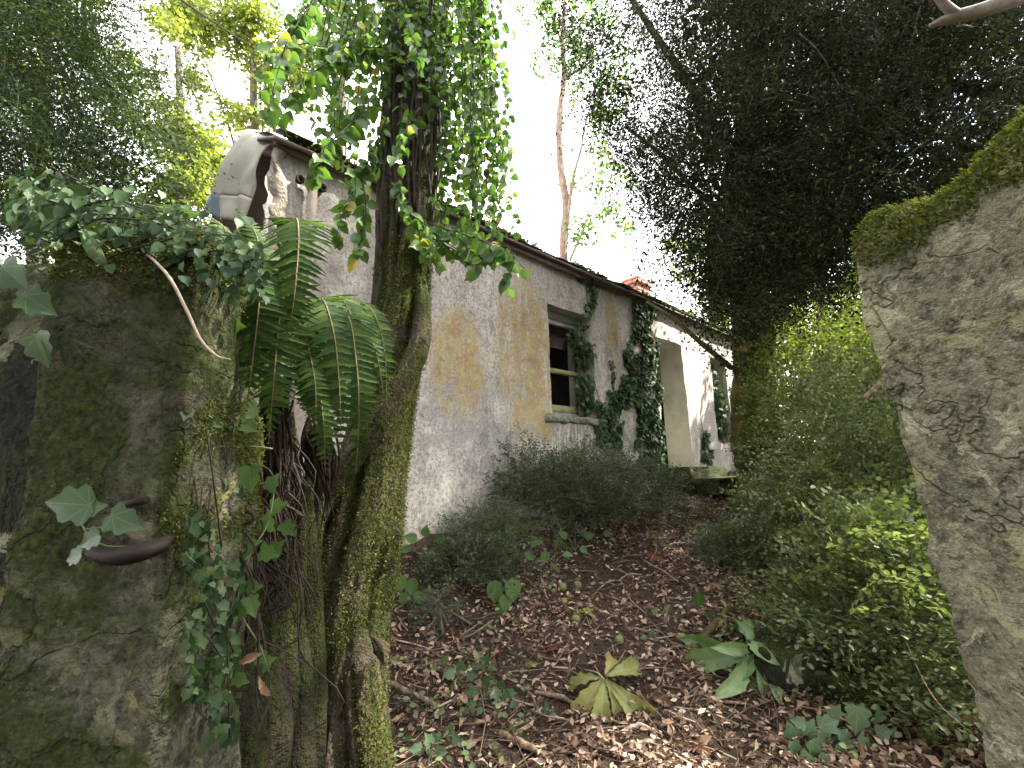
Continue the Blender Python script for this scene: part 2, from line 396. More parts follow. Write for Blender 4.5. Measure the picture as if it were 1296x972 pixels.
def stone_mat(name, base, moss0, moss1, topmoss=0.0, lich=(.45, .44, .30), mossdir=None):
    n = NT(name); v = n.coord('World')
    a = n.noise(v, 3.0, 6, .62, .6); f = n.noise(v, 34, 5, .68); g = n.noise(v, 7.0, 6, .68, .6); h = n.noise(v, 95, 3, .6)
    c = n.ramp(g, [(.28, tuple(x * .42 for x in base)), (.42, tuple(x * .8 for x in base)), (.54, base), (.68, tuple(min(1, x * 1.45) for x in base))])  # tone follows the bump noises: shading of the relief put into the colour
    c = n.mix(n.ramp(f, [(.36, .85), (.52, 0.0)]), c, tuple(x * .22 for x in base))
    c = n.mix(n.ramp(h, [(.52, 0.0), (.68, .4)]), c, tuple(min(1, x * 2.0) for x in base))
    # crusts of pale and yellow lichen with hard edges
    for loc, sc, lo, col, k in (((3, 7, 1), 4.6, .56, lich, .75), ((9, 2, 5), 8.0, .59, tuple(min(1, x * 1.9) for x in base), .7), ((1, 4, 8), 13, .63, (.30, .28, .10), .6), ((6, 6, 2), 5.5, .63, tuple(x * .45 for x in base), .6)):
        m_ = n.ramp(n.noise(n.coord('World', loc=loc), sc, 6, .68, .7), [(lo, 0.0), (lo + .025, k)])
        c = n.mix(m_, c, col)
    # hairline cracks
    wv = n.new('ShaderNodeTexVoronoi', feature='DISTANCE_TO_EDGE'); mixv = n.new('ShaderNodeVectorMath', operation='ADD'); nn = n.new('ShaderNodeTexNoise'); n.set(nn.inputs['Vector'], v); nn.inputs['Scale'].default_value = 7; nn.inputs['Detail'].default_value = 4
    sc_ = n.new('ShaderNodeVectorMath', operation='SCALE'); n.t.links.new(nn.outputs['Color'], sc_.inputs[0]); sc_.inputs['Scale'].default_value = .35
    n.t.links.new(v, mixv.inputs[0]); n.t.links.new(sc_.outputs[0], mixv.inputs[1]); n.t.links.new(mixv.outputs[0], wv.inputs['Vector']); wv.inputs['Scale'].default_value = 3.2
    crack = n.ramp(wv.outputs['Distance'], [(0.0, 1.0), (.018, 0.0)])
    crack = n.math('MULTIPLY', crack, n.ramp(a, [(.42, 0.0), (.52, 1.0)]))
    c = n.mix(n.math('MULTIPLY', crack, .3), c, (.03, .03, .024))
    geo = n.new('ShaderNodeNewGeometry'); zz = n.sep(geo.outputs['Position'])[2]
    up = n.sep(geo.outputs['Normal'])[2]
    m = n.math('ADD', a, n.math('MULTIPLY', n.math('SUBTRACT', zz, 1.2), topmoss))
    m = n.math('ADD', m, n.math('MULTIPLY', up, .18))
    mk = n.ramp(m, [(moss0, 0.0), (moss1, 1.0)])
    mk2 = n.math('MULTIPLY', mk, n.ramp(f, [(.30, .35), (.5, 1.0)]))
    mc = n.ramp(n.noise(v, 70, 3), [(.3, (.016, .022, .006)), (.55, (.044, .060, .013)), (.75, (.095, .095, .022))])
    n.fin(n.mix(mk2, c, mc), .93, .2)
    hgt = n.math('ADD', n.math('ADD', n.math('MULTIPLY', g, 1.2), n.math('MULTIPLY', f, .9)), n.math('SUBTRACT', n.math('MULTIPLY', mk, .3), n.math('MULTIPLY', crack, .35)))
    n.bump(hgt, 1.0, .045)
    return n.m
M_PIERL = stone_mat('mossy_pier_stone', (.125, .12, .08), .43, .55, .10, (.25, .24, .15))
M_PIERR = stone_mat('lichen_pier_stone', (.31, .295, .205), .62, .72, .035, (.47, .45, .25))
M_DARKW = stone_mat('dark_wall_stone', (.035, .035, .028), .44, .60, 0)
M_STEP = stone_mat('mossy_step_stone', (.25, .24, .17), .33, .45, 0)

def wall_mat():
    n = NT('weathered_whitewash'); v = n.coord('Object'); x, y, z = n.sep(v)
    st = n.coord('Object', (1, 1, .16))
    big = n.noise(v, 1.1, 5, .6, .4); mid = n.noise(v, 5.5, 6, .66, .3); fine = n.noise(v, 42, 5, .68)
    streak = n.noise(st, 9, 6, .65, .2); streak2 = n.noise(st, 26, 4, .6)
    c = n.ramp(mid, [(.28, (.37, .335, .30)), (.46, (.59, .54, .48)), (.66, (.73, .68, .605))])
    c = n.mix(n.ramp(streak, [(.45, 0.0), (.68, .55)]), c, (.33, .315, .285))
    c = n.mix(n.ramp(fine, [(.36, .8), (.52, 0.0)]), c, (.17, .16, .15)); c = n.mix(n.ramp(n.noise(n.coord('Object', (1, 1, .35)), 70, 4, .7), [(.38, .6), (.5, 0.0)]), c, (.24, .22, .20))
    def blob(cx, cz, rx, rz):
        dx = n.math('DIVIDE', n.math('SUBTRACT', x, cx), rx); dz = n.math('DIVIDE', n.math('SUBTRACT', z, cz), rz)
        r = n.math('ADD', n.math('MULTIPLY', dx, dx), n.math('MULTIPLY', dz, dz))
        return n.math('SUBTRACT', 1.0, r, True)
    # crisp-edged places where the limewash has flaked off
    fl = n.noise(n.coord('Object', loc=(4, 1, 2)), 3.4, 8, .72, .5); flk = n.ramp(fl, [(.585, 0.0), (.60, 1.0)])
    c = n.mix(n.math('MULTIPLY', flk, .6), c, n.ramp(n.noise(v, 30, 4), [(.35, (.24, .215, .19)), (.65, (.40, .365, .32))]))
    drip = n.ramp(n.noise(n.coord('Object', (1, 1, .07)), 15, 5, .7), [(.54, 0.0), (.64, .5)])
    c = n.mix(n.math('MULTIPLY', drip, n.ramp(n.noise(v, 1.4, 3), [(.42, 0.0), (.6, 1.0)])), c, (.22, .205, .185))
    # grey-violet patches, low on the wall and towards its left end
    d = n.math('ADD', blob(2.85, 1.75, .95, .75), n.math('MULTIPLY', blob(1.3, 3.0, 1.1, 1.3), .75))
    d = n.math('MULTIPLY', d, n.ramp(n.noise(v, 3.2, 6, .7, .8), [(.36, 0.0), (.56, 1.0)]))
    c = n.mix(n.math('MULTIPLY', d, .62), c, (.215, .21, .215))
    # ochre and yellow lichen
    o = n.math('ADD', blob(3.45, 2.55, .50, 1.05), n.math('ADD', blob(2.55, 2.35, .38, .62), n.math('ADD', blob(5.12, 3.2, .17, .62), blob(3.72, 2.2, .2, .7))))
    o = n.math('MULTIPLY', n.math('MULTIPLY', o, 1.8, True), n.ramp(n.math('ADD', n.math('MULTIPLY', n.noise(st, 5.5, 7, .75, .8), .5), n.math('MULTIPLY', mid, .5)), [(.42, 0.0), (.51, 1.0)]))
    c = n.mix(n.math('MULTIPLY', n.math('MULTIPLY', o, .85), n.ramp(n.noise(v, 26, 5, .7), [(.34, .4), (.52, 1.0)])), c, n.ramp(n.noise(v, 7, 3), [(.4, (.37, .235, .085)), (.62, (.40, .345, .14))]))
    # black algae drips under the sill and near the ground
    al = n.math('MULTIPLY', blob(4.3, 1.45, .75, .62), n.ramp(streak2, [(.47, 0.0), (.57, 1.0)]))
    c = n.mix(n.math('MULTIPLY', al, .8), c, (.075, .08, .055))
    low = n.ramp(n.math('ADD', n.math('MULTIPLY', z, .35), n.math('MULTIPLY', streak, .5)), [(.50, 1.0), (.72, 0.0)])
    c = n.mix(n.math('MULTIPLY', low, .35), c, (.16, .165, .11))
    # streaky darkening towards the top of the wall, below the eave
    ev = n.ramp(n.math('ADD', n.math('MULTIPLY', n.math('SUBTRACT', 3.85, z), .9), n.math('MULTIPLY', streak2, .5)), [(.18, 1.0), (.55, 0.0)])
    c = n.mix(n.math('MULTIPLY', ev, .45), c, (.12, .10, .09))
    # reveals go green at the foot
    n.fin(c, .93, .2)
    n.bump(n.math('SUBTRACT', n.math('ADD', n.math('MULTIPLY', fine, .7), n.math('ADD', mid, n.math('MULTIPLY', big, .5))), n.math('MULTIPLY', flk, .5)), .8, .012)
    return n.m
M_WALL = wall_mat()
M_REVEAL = plain('damp_reveal_plaster', [(.25, (.34, .33, .27)), (.5, (.50, .48, .41)), (.75, (.58, .56, .48))], 3.5, .93, .2, .4, .006)
M_RUBBLE = plain('broken_wall_core', [(.25, (.16, .14, .11)), (.5, (.36, .32, .26)), (.75, (.48, .44, .37))], 12, .95, .1, .9, .03)
M_INNER = plain('dark_inner_wall', [(.3, (.035, .032, .04)), (.7, (.075, .07, .08))], 4)  # near-black so the interior reads unlit: shade put into the colour
M_SLATE = plain('old_slate', [(.3, (.09, .08, .085)), (.6, (.17, .155, .155)), (.8, (.20, .19, .12))], 9, .8)
M_FASCIA = plain('rotten_eave_board', [(.3, (.11, .09, .08)), (.7, (.24, .19, .165))], 8)
M_BRICK = plain('red_brick', [(.3, (.36, .15, .10)), (.7, (.50, .23, .155))], 16)
M_MORTAR = plain('brick_mortar', [(.3, (.35, .28, .24)), (.7, (.45, .38, .33))], 30)
M_FRAME = plain('flaking_blue_grey_paint', [(.3, (.16, .18, .20)), (.7, (.26, .28, .30))], 12)
M_SASH = plain('flaking_white_paint', [(.3, (.30, .28, .24)), (.45, (.52, .50, .46)), (.75, (.66, .64, .59))], 18)
M_SASHMOSS = plain('mossy_sash_timber', [(.3, (.20, .20, .08)), (.7, (.36, .36, .20))], 14)
M_SILL = plain('mossy_sill_stone', [(.3, (.07, .075, .05)), (.55, (.22, .22, .17)), (.75, (.34, .33, .29))], 22, .93, .2, .8, .01)
def tarp_mat():
    n = NT('cream_tarpaulin'); v = n.coord('World')
    c = n.ramp(n.noise(v, 3, 4, .6, .5), [(.3, (.58, .555, .47)), (.6, (.76, .74, .67)), (.75, (.80, .79, .73))])
    n.fin(c, .55, .4); n.bump(n.noise(v, 10, 4, .6, 1), .35, .015)
    tr = n.new('ShaderNodeBsdfTranslucent'); n.set(tr.inputs['Color'], c)
    ms = n.new('ShaderNodeMixShader'); ms.inputs[0].default_value = .5
    n.t.links.new(n.b.outputs[0], ms.inputs[1]); n.t.links.new(tr.outputs[0], ms.inputs[2]); n.t.links.new(ms.outputs[0], n.o.inputs['Surface'])
    return n.m
M_TARP = tarp_mat()
M_TARPB = plain('blue_grey_hem', [(.3, (.14, .19, .26)), (.7, (.22, .28, .36))], 8, .6)
def ground_mat():
    n = NT('leaf_mould_soil'); v = n.coord('World')
    a = n.noise(v, 1.3, 4); f = n.noise(v, 45, 5, .7); g = n.noise(v, 150, 3, .6)
    c = n.ramp(n.math('ADD', n.math('MULTIPLY', f, .6), n.math('MULTIPLY', g, .4)), [(.34, (.020, .014, .011)), (.5, (.070, .047, .036)), (.64, (.16, .107, .080)), (.78, (.28, .205, .155))])
    c = n.mix(n.ramp(a, [(.5, 0.0), (.7, .35)]), c, (.045, .05, .022))
    n.fin(c, .95, .15); n.bump(n.math('ADD', f, g), 1.0, .025)
    return n.m
M_GROUND = ground_mat()

# ------------------------------------------------------------------ ground
def axis_coords(lo, hi, fine0, fine1, step):
    a = list(np.arange(fine0, fine1, step)); d = step
    x = fine1
    while x < hi: a.append(x); d *= 1.35; x += d
    a.append(hi); x = fine0; d = step
    while x > lo: d *= 1.35; x -= d; a.insert(0, max(x, lo))
    return np.array(a)
gx = axis_coords(-120, 120, -2.6, 5.0, .05); gy = axis_coords(-60, 160, .4, 8.6, .05)
X, Y = np.meshgrid(gx, gy, indexing='ij')
obj('ground', np.stack([X, Y, gz(X, Y)], -1).reshape(-1, 3), gridfaces(len(gx), len(gy)), M_GROUND, kind='structure', smooth=True)

# ------------------------------------------------------------------ the cottage (local axes: x along the facade, y inwards, z up)
house = empty('cottage', -WD * N3, 'long low abandoned cottage with stained whitewashed wall, glassless window and open doorway', 'cottage', rz=radians(90) - AZ)
S0, S1, ZT, TH = .80, 12.4, 3.79, .42
OPEN = [(3.845, 4.67, 1.93, 3.25), (6.25, 7.13, 1.30, 3.30), (8.18, 8.83, 1.71, 3.26)]
def lines(lo, hi, step, extra):
    a = [x for x in np.linspace(lo, hi, int((hi - lo) / step) + 1) if all(abs(x - e) > step * .45 for e in extra)]
    return np.array(sorted(set(a) | set(extra)))
ss = lines(S0, S1, .07, [e for o in OPEN for e in o[:2]]); zs = lines(.2, ZT, .07, [e for o in OPEN for e in o[2:]])
ns, nz_ = len(ss), len(zs)
keep = np.ones((ns - 1, nz_ - 1), bool)
for a, b, c, d in OPEN:
    keep[np.ix_((ss[:-1] >= a - 1e-6) & (ss[1:] <= b + 1e-6), (zs[:-1] >= c - 1e-6) & (zs[1:] <= d + 1e-6))] = False
SSg, ZZg = np.meshgrid(ss, zs, indexing='ij')
pf = np.stack([SSg * 2.2, ZZg * 2.2, SSg * 0], -1)
bulge = .014 * fbm(pf, 4, 21) + .004 * fbm(pf * 7, 2, 5)
rough = np.where(SSg < S0 + .01, .05 * fbm(np.stack([ZZg * 4, ZZg * 0, ZZg * 0], -1), 4, 2), 0)
edge = .004 * fbm(pf * 3, 3, 33)
front = np.stack([SSg + rough + edge * (SSg > S0 + .01), bulge, ZZg + edge * (ZZg < ZT - .01)], -1)
back = np.stack([SSg + rough * 1.6 + edge + .48 * (SSg < S0 + .01) + .40 * ((SSg > S0 + .01) & (SSg < S0 + .12)) + .34 * ((SSg > S0 + .12) & (SSg < S0 + .19)) + .3 * ((SSg > S0 + .19) & (SSg < S0 + .26)), SSg * 0 + TH, ZZg], -1)
V = np.concatenate([front.reshape(-1, 3), back.reshape(-1, 3)]); NV = ns * nz_
idx = np.arange(NV).reshape(ns, nz_)
q = np.stack([idx[:-1, :-1], idx[1:, :-1], idx[1:, 1:], idx[:-1, 1:]], -1)[keep]
o_front = obj('front_wall', V[:NV], q, M_WALL, house, local=True, smooth=True)
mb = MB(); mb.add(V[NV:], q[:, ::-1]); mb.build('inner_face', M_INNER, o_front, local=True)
rev, core = [], []
K = np.pad(keep, 1)
for i in range(ns - 1):
    for j in range(nz_ - 1):
        if not keep[i, j]: continue
        for di, dj, a, b in ((-1, 0, (i, j), (i, j + 1)), (1, 0, (i + 1, j + 1), (i + 1, j)), (0, -1, (i + 1, j), (i, j)), (0, 1, (i, j + 1), (i + 1, j + 1))):
            if not K[i + 1 + di, j + 1 + dj]:
                f = (idx[b], idx[a], idx[a] + NV, idx[b] + NV)
                (core if (di == -1 and i == 0) else rev).append(f)
obj('window_and_door_reveal', V, np.array(rev), M_REVEAL, o_front, local=True)
# the broken end of the wall: rubble core in knobbly courses
cz = np.linspace(.3, 3.78, 90); cq = np.linspace(-.08, TH + .02, 20)
CZ, CQ = np.meshgrid(cz, cq, indexing='ij')
pp = np.stack([CQ * 9, CZ * 7, CZ * 0], -1)
CX = S0 + .02 - .06 * np.abs(fbm(pp, 3, 8)) + np.interp(CZ, [.3, 3.2, 3.79], [0, 0, .06]) + np.maximum(CQ, 0) * 1.0
CX += (.05 * fbm(np.stack([CZ * 4, CZ * 0, CZ * 0], -1), 4, 2)) * 1.0
front_ = CQ < 0
CX = np.where(front_, S0 + .01 - CQ * 2.0 + .05 * fbm(pp * .7, 3, 18) * (CQ < -.01), CX)
CQ = np.where(front_, -.020 - .016 * fbm(pp * 1.3, 3, 28) + .045 * (CQ < -.072), CQ)
obj('broken_end', np.stack([CX, CQ, CZ], -1).reshape(-1, 3), gridfaces(90, 20), M_RUBBLE, house, local=True, smooth=True)
# the other walls
DEP = 2.9; RQ, RZ = 1.45, 4.70
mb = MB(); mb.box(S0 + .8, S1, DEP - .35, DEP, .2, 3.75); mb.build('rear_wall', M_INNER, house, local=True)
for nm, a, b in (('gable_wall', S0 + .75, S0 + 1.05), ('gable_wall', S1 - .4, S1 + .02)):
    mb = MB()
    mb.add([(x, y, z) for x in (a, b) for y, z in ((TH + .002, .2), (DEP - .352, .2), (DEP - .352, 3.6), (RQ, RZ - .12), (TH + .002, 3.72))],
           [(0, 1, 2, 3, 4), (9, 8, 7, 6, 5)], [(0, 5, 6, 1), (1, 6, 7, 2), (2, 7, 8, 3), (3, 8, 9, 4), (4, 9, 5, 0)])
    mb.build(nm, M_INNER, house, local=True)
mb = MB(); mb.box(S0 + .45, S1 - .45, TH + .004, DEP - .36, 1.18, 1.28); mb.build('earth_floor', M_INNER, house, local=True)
# roof: deck, eave board, slates
def slope(q): return 3.80 + (q + .13) * (RZ - 3.80) / (RQ + .13)
mb = MB()
for s in (0, 1):
    e = (lambda q: q) if s == 0 else (lambda q: 2 * RQ - q)
    V8 = [(x, e(qv), slope(qv) + dz - .05) for x in (S0 + .02, S1 + .1) for qv in (-.10, RQ) for dz in (0, .03)]
    mb.add(V8, [(0, 1, 3, 2), (4, 6, 7, 5), (0, 4, 5, 1), (2, 3, 7, 6), (0, 2, 6, 4), (1, 5, 7, 3)])
roof = mb.build('roof', M_FASCIA, house, local=True)
nseg = 60; xs = np.linspace(S0 + .02, S1 + .05, nseg)
sag = .022 * fbm(np.stack([xs * .8, xs * 0, xs * 0], -1), 3, 4)
mb = MB()
prof = [(-.045, 3.775), (-.045, 3.73), (-.02, 3.73), (-.02, 3.775)]
VV = np.array([[(x, y + .5 * sg, z + sg + .012 * vnoise(np.array([x * 5, z * 30, 0]))) for y, z in prof] for x, sg in zip(xs, sag)])
i = np.arange(nseg - 1)[:, None] * 4; j = np.arange(4)[None]; k = (j + 1) % 4
mb.add(VV.reshape(-1, 3), np.stack([i + j, i + k, i + 4 + k, i + 4 + j], -1).reshape(-1, 4)); mb.build('eave_board', M_FASCIA, roof, local=True)
# slates: the two lowest courses one by one, the rest joined
sm = MB(); sm.box(-.12, .12, 0, .34, 0, .009); sv, sf = sm.out()
slate_me = meshdata('slate', sv, sf, M_SLATE)
ang = math.atan2(RZ - 3.80, RQ + .13)
rest = MB()
for row in range(7):
    qb = -.10 + row * .19; ns_ = 44
    for c in range(ns_):
        s = S0 + .16 + c * .262 + (row % 2) * .13
        if s > S1 - .05: continue
        if row > 1 and random.random() < .10: continue
        jz, tw = random.uniform(0, .014), random.uniform(-.06, .06)
        m = Matrix.Translation((s + random.uniform(-.01, .01), qb + random.uniform(-.03, .02), slope(qb) + .012 + row * .001 + jz + .8 * np.interp(s, xs, sag))) @ Matrix.Rotation(ang + random.uniform(-.07, .03), 4, 'X') @ Matrix.Rotation(tw, 4, 'Z')
        if row < 2:
            o = bpy.data.objects.new('slate', slate_me); o.matrix_local = m; link(o, roof)
        else:
            rest.add([(m @ Vector(v))[:] for v in sv], *sf)
o = rest.build('slate_field', M_SLATE, roof, local=True); o['kind'] = 'stuff'
# moss cushions and dead tufts along the eave
n = 5200
s_ = rng.uniform(S0 + .1, S1 - .3, n); qq = np.abs(rng.normal(0, .14, n)) - .11
dens = fbm(np.stack([s_ * 2.5, qq * 3, s_ * 0], -1), 3, 6); kk = dens > -.2
s_, qq = s_[kk], qq[kk]; n = len(s_)
pos = np.stack([s_, qq, np.array([slope(a) for a in qq]) + .01], -1)
ax = unit(rng.normal(size=(n, 3)) * .6 + np.array([0, -.25, .7]))
Vm, Fm = place(SMALL, pos, ax, rnd(n), rng.uniform(.025, .075, n))
obj('roof_moss', Vm, Fm, M_MOSSB, roof, local=True, kind='stuff')
# brick chimney, course by course
ch = MB(); br = MB()
cx0, cx1, cy0, cy1, cz0, cz1 = 8.14, 8.66, 1.30, 1.66, 4.40, 5.27
ch.box(cx0 + .008, cx1 - .008, cy0 + .008, cy1 - .008, cz0, cz1 - .02)
nc = 11
for r in range(nc):
    z = cz0 + r * .079; over = .035 if r == nc - 2 else (.02 if r == nc - 1 else 0)
    off = (r % 2) * .11
    for face in range(4):
        L = (cx1 - cx0 + 2 * over) if face % 2 == 0 else (cy1 - cy0 + 2 * over - .01)
        p = -off if off else 0
        while p < L - .02:
            a, b = max(p, 0) + .005, min(p + .22, L) - .005; p += .22
            if b - a < .02: continue
            if face == 0: br.box(cx0 - over + a, cx0 - over + b, cy0 - over, cy0 + .1, z, z + .068)
            elif face == 2: br.box(cx0 - over + a, cx0 - over + b, cy1 - .1, cy1 + over, z, z + .068)
            elif face == 1: br.box(cx1 - .1, cx1 + over - .001, cy0 - over + .005 + a, cy0 - over + .005 + b, z, z + .067)
            else: br.box(cx0 - over + .001, cx0 + .1, cy0 - over + .005 + a, cy0 - over + .005 + b, z, z + .067)
chim = ch.build('chimney', M_MORTAR, house, local=True)
br.build('brickwork', M_BRICK, chim, local=True, kind='stuff')
# sash window without glass
win = MB(); q0, q1 = .15, .25
a, b, c, d = OPEN[0]
win.box(a - .01, a + .055, q0, q1, c + .03, d + .01); win.box(b - .075, b + .01, q0, q1, c + .03, d + .01); win.box(a + .055, b - .075, q0, q1 - .002, d - .10, d + .008)
win.box(a + .055, b - .075, q0 - .01, q1, c + .012, c + .06)
wo = win.build('window', M_FRAME, house, local=True)
mb = MB(); mb.box(a + .057, b - .077, q0 + .02, q0 + .065, d - .155, d - .103); mb.build('top_rail', M_SASH, wo, local=True)
mb = MB(); mb.box(a + .057, b - .077, q0 + .012, q0 + .06, 2.475, 2.53); mb.build('meeting_rail', M_SASHMOSS, wo, local=True)
mb = MB(); mb.box(a + .057, b - .15, q0 + .015, q0 + .062, c + .062, c + .155); mb.build('bottom_rail', M_SASHMOSS, wo, local=True)
mb = MB(); mb.box(b - .135, b - .079, q0 + .016, q0 + .06, c + .062, 2.473); mb.build('sash_stile', M_SASHMOSS, wo, local=True)
mb = MB(); mb.box(a + .057, a + .085, q0 + .017, q0 + .06, c + .157, 2.473); mb.build('sash_stile', M_SASHMOSS, wo, local=True)
mb = MB(); mb.add([(a + .16, q0 + .03, d - .156), (a + .20, q0 + .03, d - .156), (a + .19, q0 + .035, d - .36), (a + .175, q0 + .035, d - .33), (a + .16, q0 + .055, d - .156), (a + .20, q0 + .055, d - .156), (a + .19, q0 + .05, d - .36), (a + .175, q0 + .05, d - .33)],
                 [(0, 1, 2, 3), (7, 6, 5, 4), (0, 4, 5, 1), (1, 5, 6, 2), (2, 6, 7, 3), (3, 7, 4, 0)])
mb.build('hanging_splinter', M_SASH, wo, local=True)
n1, n2 = 70, 16                                     # rough sill slab
TT = np.linspace(0, 1, n1)[:, None]; AA = np.linspace(0, 2 * pi, n2, endpoint=False)[None]
yy = .02 - .085 * np.sign(np.cos(AA)) * np.abs(np.cos(AA)) ** .5 + TT * 0; zz = 1.89 + .042 * np.sign(np.sin(AA)) * np.abs(np.sin(AA)) ** .5 + TT * 0
xx = 3.70 + TT * 1.08 + AA * 0
rr = .020 * fbm(np.stack([xx * 9, yy * 14, zz * 14], -1), 4, 12)
V = np.stack([xx, yy + rr, zz + rr], -1).reshape(-1, 3)
i = np.arange(n1 - 1)[:, None] * n2; j = np.arange(n2)[None]; k = (j + 1) % n2
obj('window_sill', V, [np.stack([i + j, i + k, i + n2 + k, i + n2 + j], -1).reshape(-1, 4), np.array([list(range(n2))[::-1], list(range((n1 - 1) * n2, n1 * n2))])], M_SILL, wo, local=True)
a, b, c, d = OPEN[2]
mb = MB(); mb.box(a - .01, a + .05, .2, .28, c, d + .01); mb.box(b - .05, b + .01, .2, .28, c, d + .01); mb.box(a + .05, b - .05, .2, .279, d - .08, d + .008); mb.box(a + .05, b - .05, .21, .26, 2.4, 2.45); mb.box(a + .05, b - .05, .2, .28, c - .008, c + .07)
mb.build('window', M_FRAME, house, local=True)
# cast-iron downpipe with two ear brackets
pp = [SZ(1.105, -.075, z) for z in (1.0, 1.8, 2.6, 3.30, 3.62)]
Vp, Fq, Ft = tube(pp, [.036, .036, .036, .036, .036], 14, 24)
dp = empty('downpipe', SZ(1.105, -.075, .9), 'rusty pale downpipe on the facade near its broken left end', 'pipe')
obj('pipe', Vp, [Fq, Ft], M_PIPE, dp, smooth=True)
for zz in (3.56, 2.0):
    mb = MB(); mb.add(*tube([SZ(1.105, -.075, zz - .035), SZ(1.105, -.075, zz + .035)], .046, 14))
    for sg in (-1, 1):
        c = SZ(1.105 + sg * .085, -.03, zz); mb.add(*tube([c + N3 * .018 + (D3 * cos(t) + np.array([0, 0, sin(t)])) * np.array([.024, .024, .03]) for t in np.linspace(0, 2 * pi, 13)], .010, 6)); mb.add(*tube([c - N3 * .02, c + N3 * .006, c + N3 * .010], [.026, .026, .018], 10))
    mb.build('ear_bracket', M_IRON, dp)
# tarpaulin over the collapsed roof end
left = [(325, 166), (311, 166), (301, 186), (285, 216), (271, 244), (262, 266)]
right = [(374, 187), (356, 181), (338, 189), (328, 212), (321, 246), (312, 288)]
ql = [1.15, 1.25, 1.3, 1.32, 1.34, 1.36]; qr = [.0, .14, .26, .34, .42, .50]
nr, ncl = 44, 30
tL = spline([WP(*p, q) for p, q in zip(left, ql)], nr); tR = spline([WP(*p, q) for p, q in zip(right, qr)], nr)
f = np.linspace(0, 1, ncl)[None, :, None]; tt = np.linspace(0, 1, nr)[:, None]
Vt = tL[:, None] * (1 - f) + tR[:, None] * f
bulge = np.sin(f[..., 0] * pi)
Vt += (-D3)[None, None] * (.10 * bulge * np.sin(tt * pi * .8) + .030 * np.sin(f[..., 0] * 19 + 2.5 * tt + 1.2 * fbm(np.stack([f[..., 0] + 0 * tt, tt * 2 + 0 * f[..., 0], 0 * tt * f[..., 0]], -1) * 2, 2, 3)) * (.3 + .7 * tt))[..., None]
Vt[..., 2] += .03 * bulge * (1 - tt) + .03 * tt * np.sin(f[..., 0] * 9)
tarp = empty('tarpaulin', SZ(.7, .6, 3.2), 'cream tarpaulin draped over the collapsed gable end of the roof', 'tarpaulin')
nb = 36
main = Vt[:nb + 1].reshape(-1, 3)
o = obj('sheet', main, gridfaces(nb + 1, ncl), M_TARP, tarp, smooth=True)
o.modifiers.new('thick', 'SOLIDIFY').thickness = .006
hem = Vt[nb:].copy(); hem = hem[:, :ncl // 2 + 2]
o = obj('hem', hem.reshape(-1, 3), gridfaces(hem.shape[0], hem.shape[1]), M_TARPB, tarp, smooth=True); o.modifiers.new('thick', 'SOLIDIFY').thickness = .006
hem2 = Vt[nb:].copy()[:, ncl // 2 + 1:]
o = obj('sheet_corner', hem2.reshape(-1, 3), gridfaces(hem2.shape[0], hem2.shape[1]), M_TARP, tarp, smooth=True); o.modifiers.new('thick', 'SOLIDIFY').thickness = .006
top = np.stack([Vt[0] * (1 - g) + (Vt[0] + D3 * 1.1 * 1 + np.array([0, 0, .03])) * g for g in np.linspace(0, 1, 8)])
o = obj('roof_flap', top.reshape(-1, 3), gridfaces(8, ncl), M_TARP, tarp, smooth=True); o.modifiers.new('thick', 'SOLIDIFY').thickness = .006
# mossy entrance steps
def rock(c, sz, rz, seed, sub=9, rough=.12, sq=.45):
    u = np.linspace(-1, 1, sub)
    Vs, Fs, n0 = [], [], 0
    for axn in range(3):
        for sg in (-1, 1):
            A, B = np.meshgrid(u, u, indexing='ij'); C = np.full_like(A, sg)
            p = np.stack([(C, A, B), (B, C, A), (A, B, C)][axn], -1).reshape(-1, 3); Vs.append(p)
            g = gridfaces(sub, sub); Fs.append((g if sg > 0 else g[:, ::-1]) + n0); n0 += sub * sub
    p = np.concatenate(Vs); 
    p = p * (1 - sq) + unit(p) * sq * 1.15
    p = p * (1 + rough * fbm(p * 1.6 + seed * 7.3, 4, seed))[:, None]
    p = p * np.array(sz) / 2
    cz_, sz_ = cos(rz), sin(rz)
    p = np.stack([p[:, 0] * cz_ - p[:, 1] * sz_, p[:, 0] * sz_ + p[:, 1] * cz_, p[:, 2]], -1)
    return p + np.array(c), np.concatenate(Fs)
RZH = radians(90) - AZ
st = [(SZ(6.70, -.20, 1.215), (1.25, .50, .20), 'mossy top step below the open doorway'), (SZ(6.68, -.62, 1.06), (1.35, .46, .20), 'mossy middle step in front of the doorway'),
      (SZ(7.1, -1.0, .97), (.7, .42, .16), 'mossy lowest step at the head of the path')]
for k, (c, sz, lab) in enumerate(st):
    Vv, Ff = rock(c, sz, RZH, 40 + k, 13, .07, .12)
    obj('stone_step', Vv, Ff, M_STEP, None, lab, 'step', 'steps up to the doorway', smooth=True)

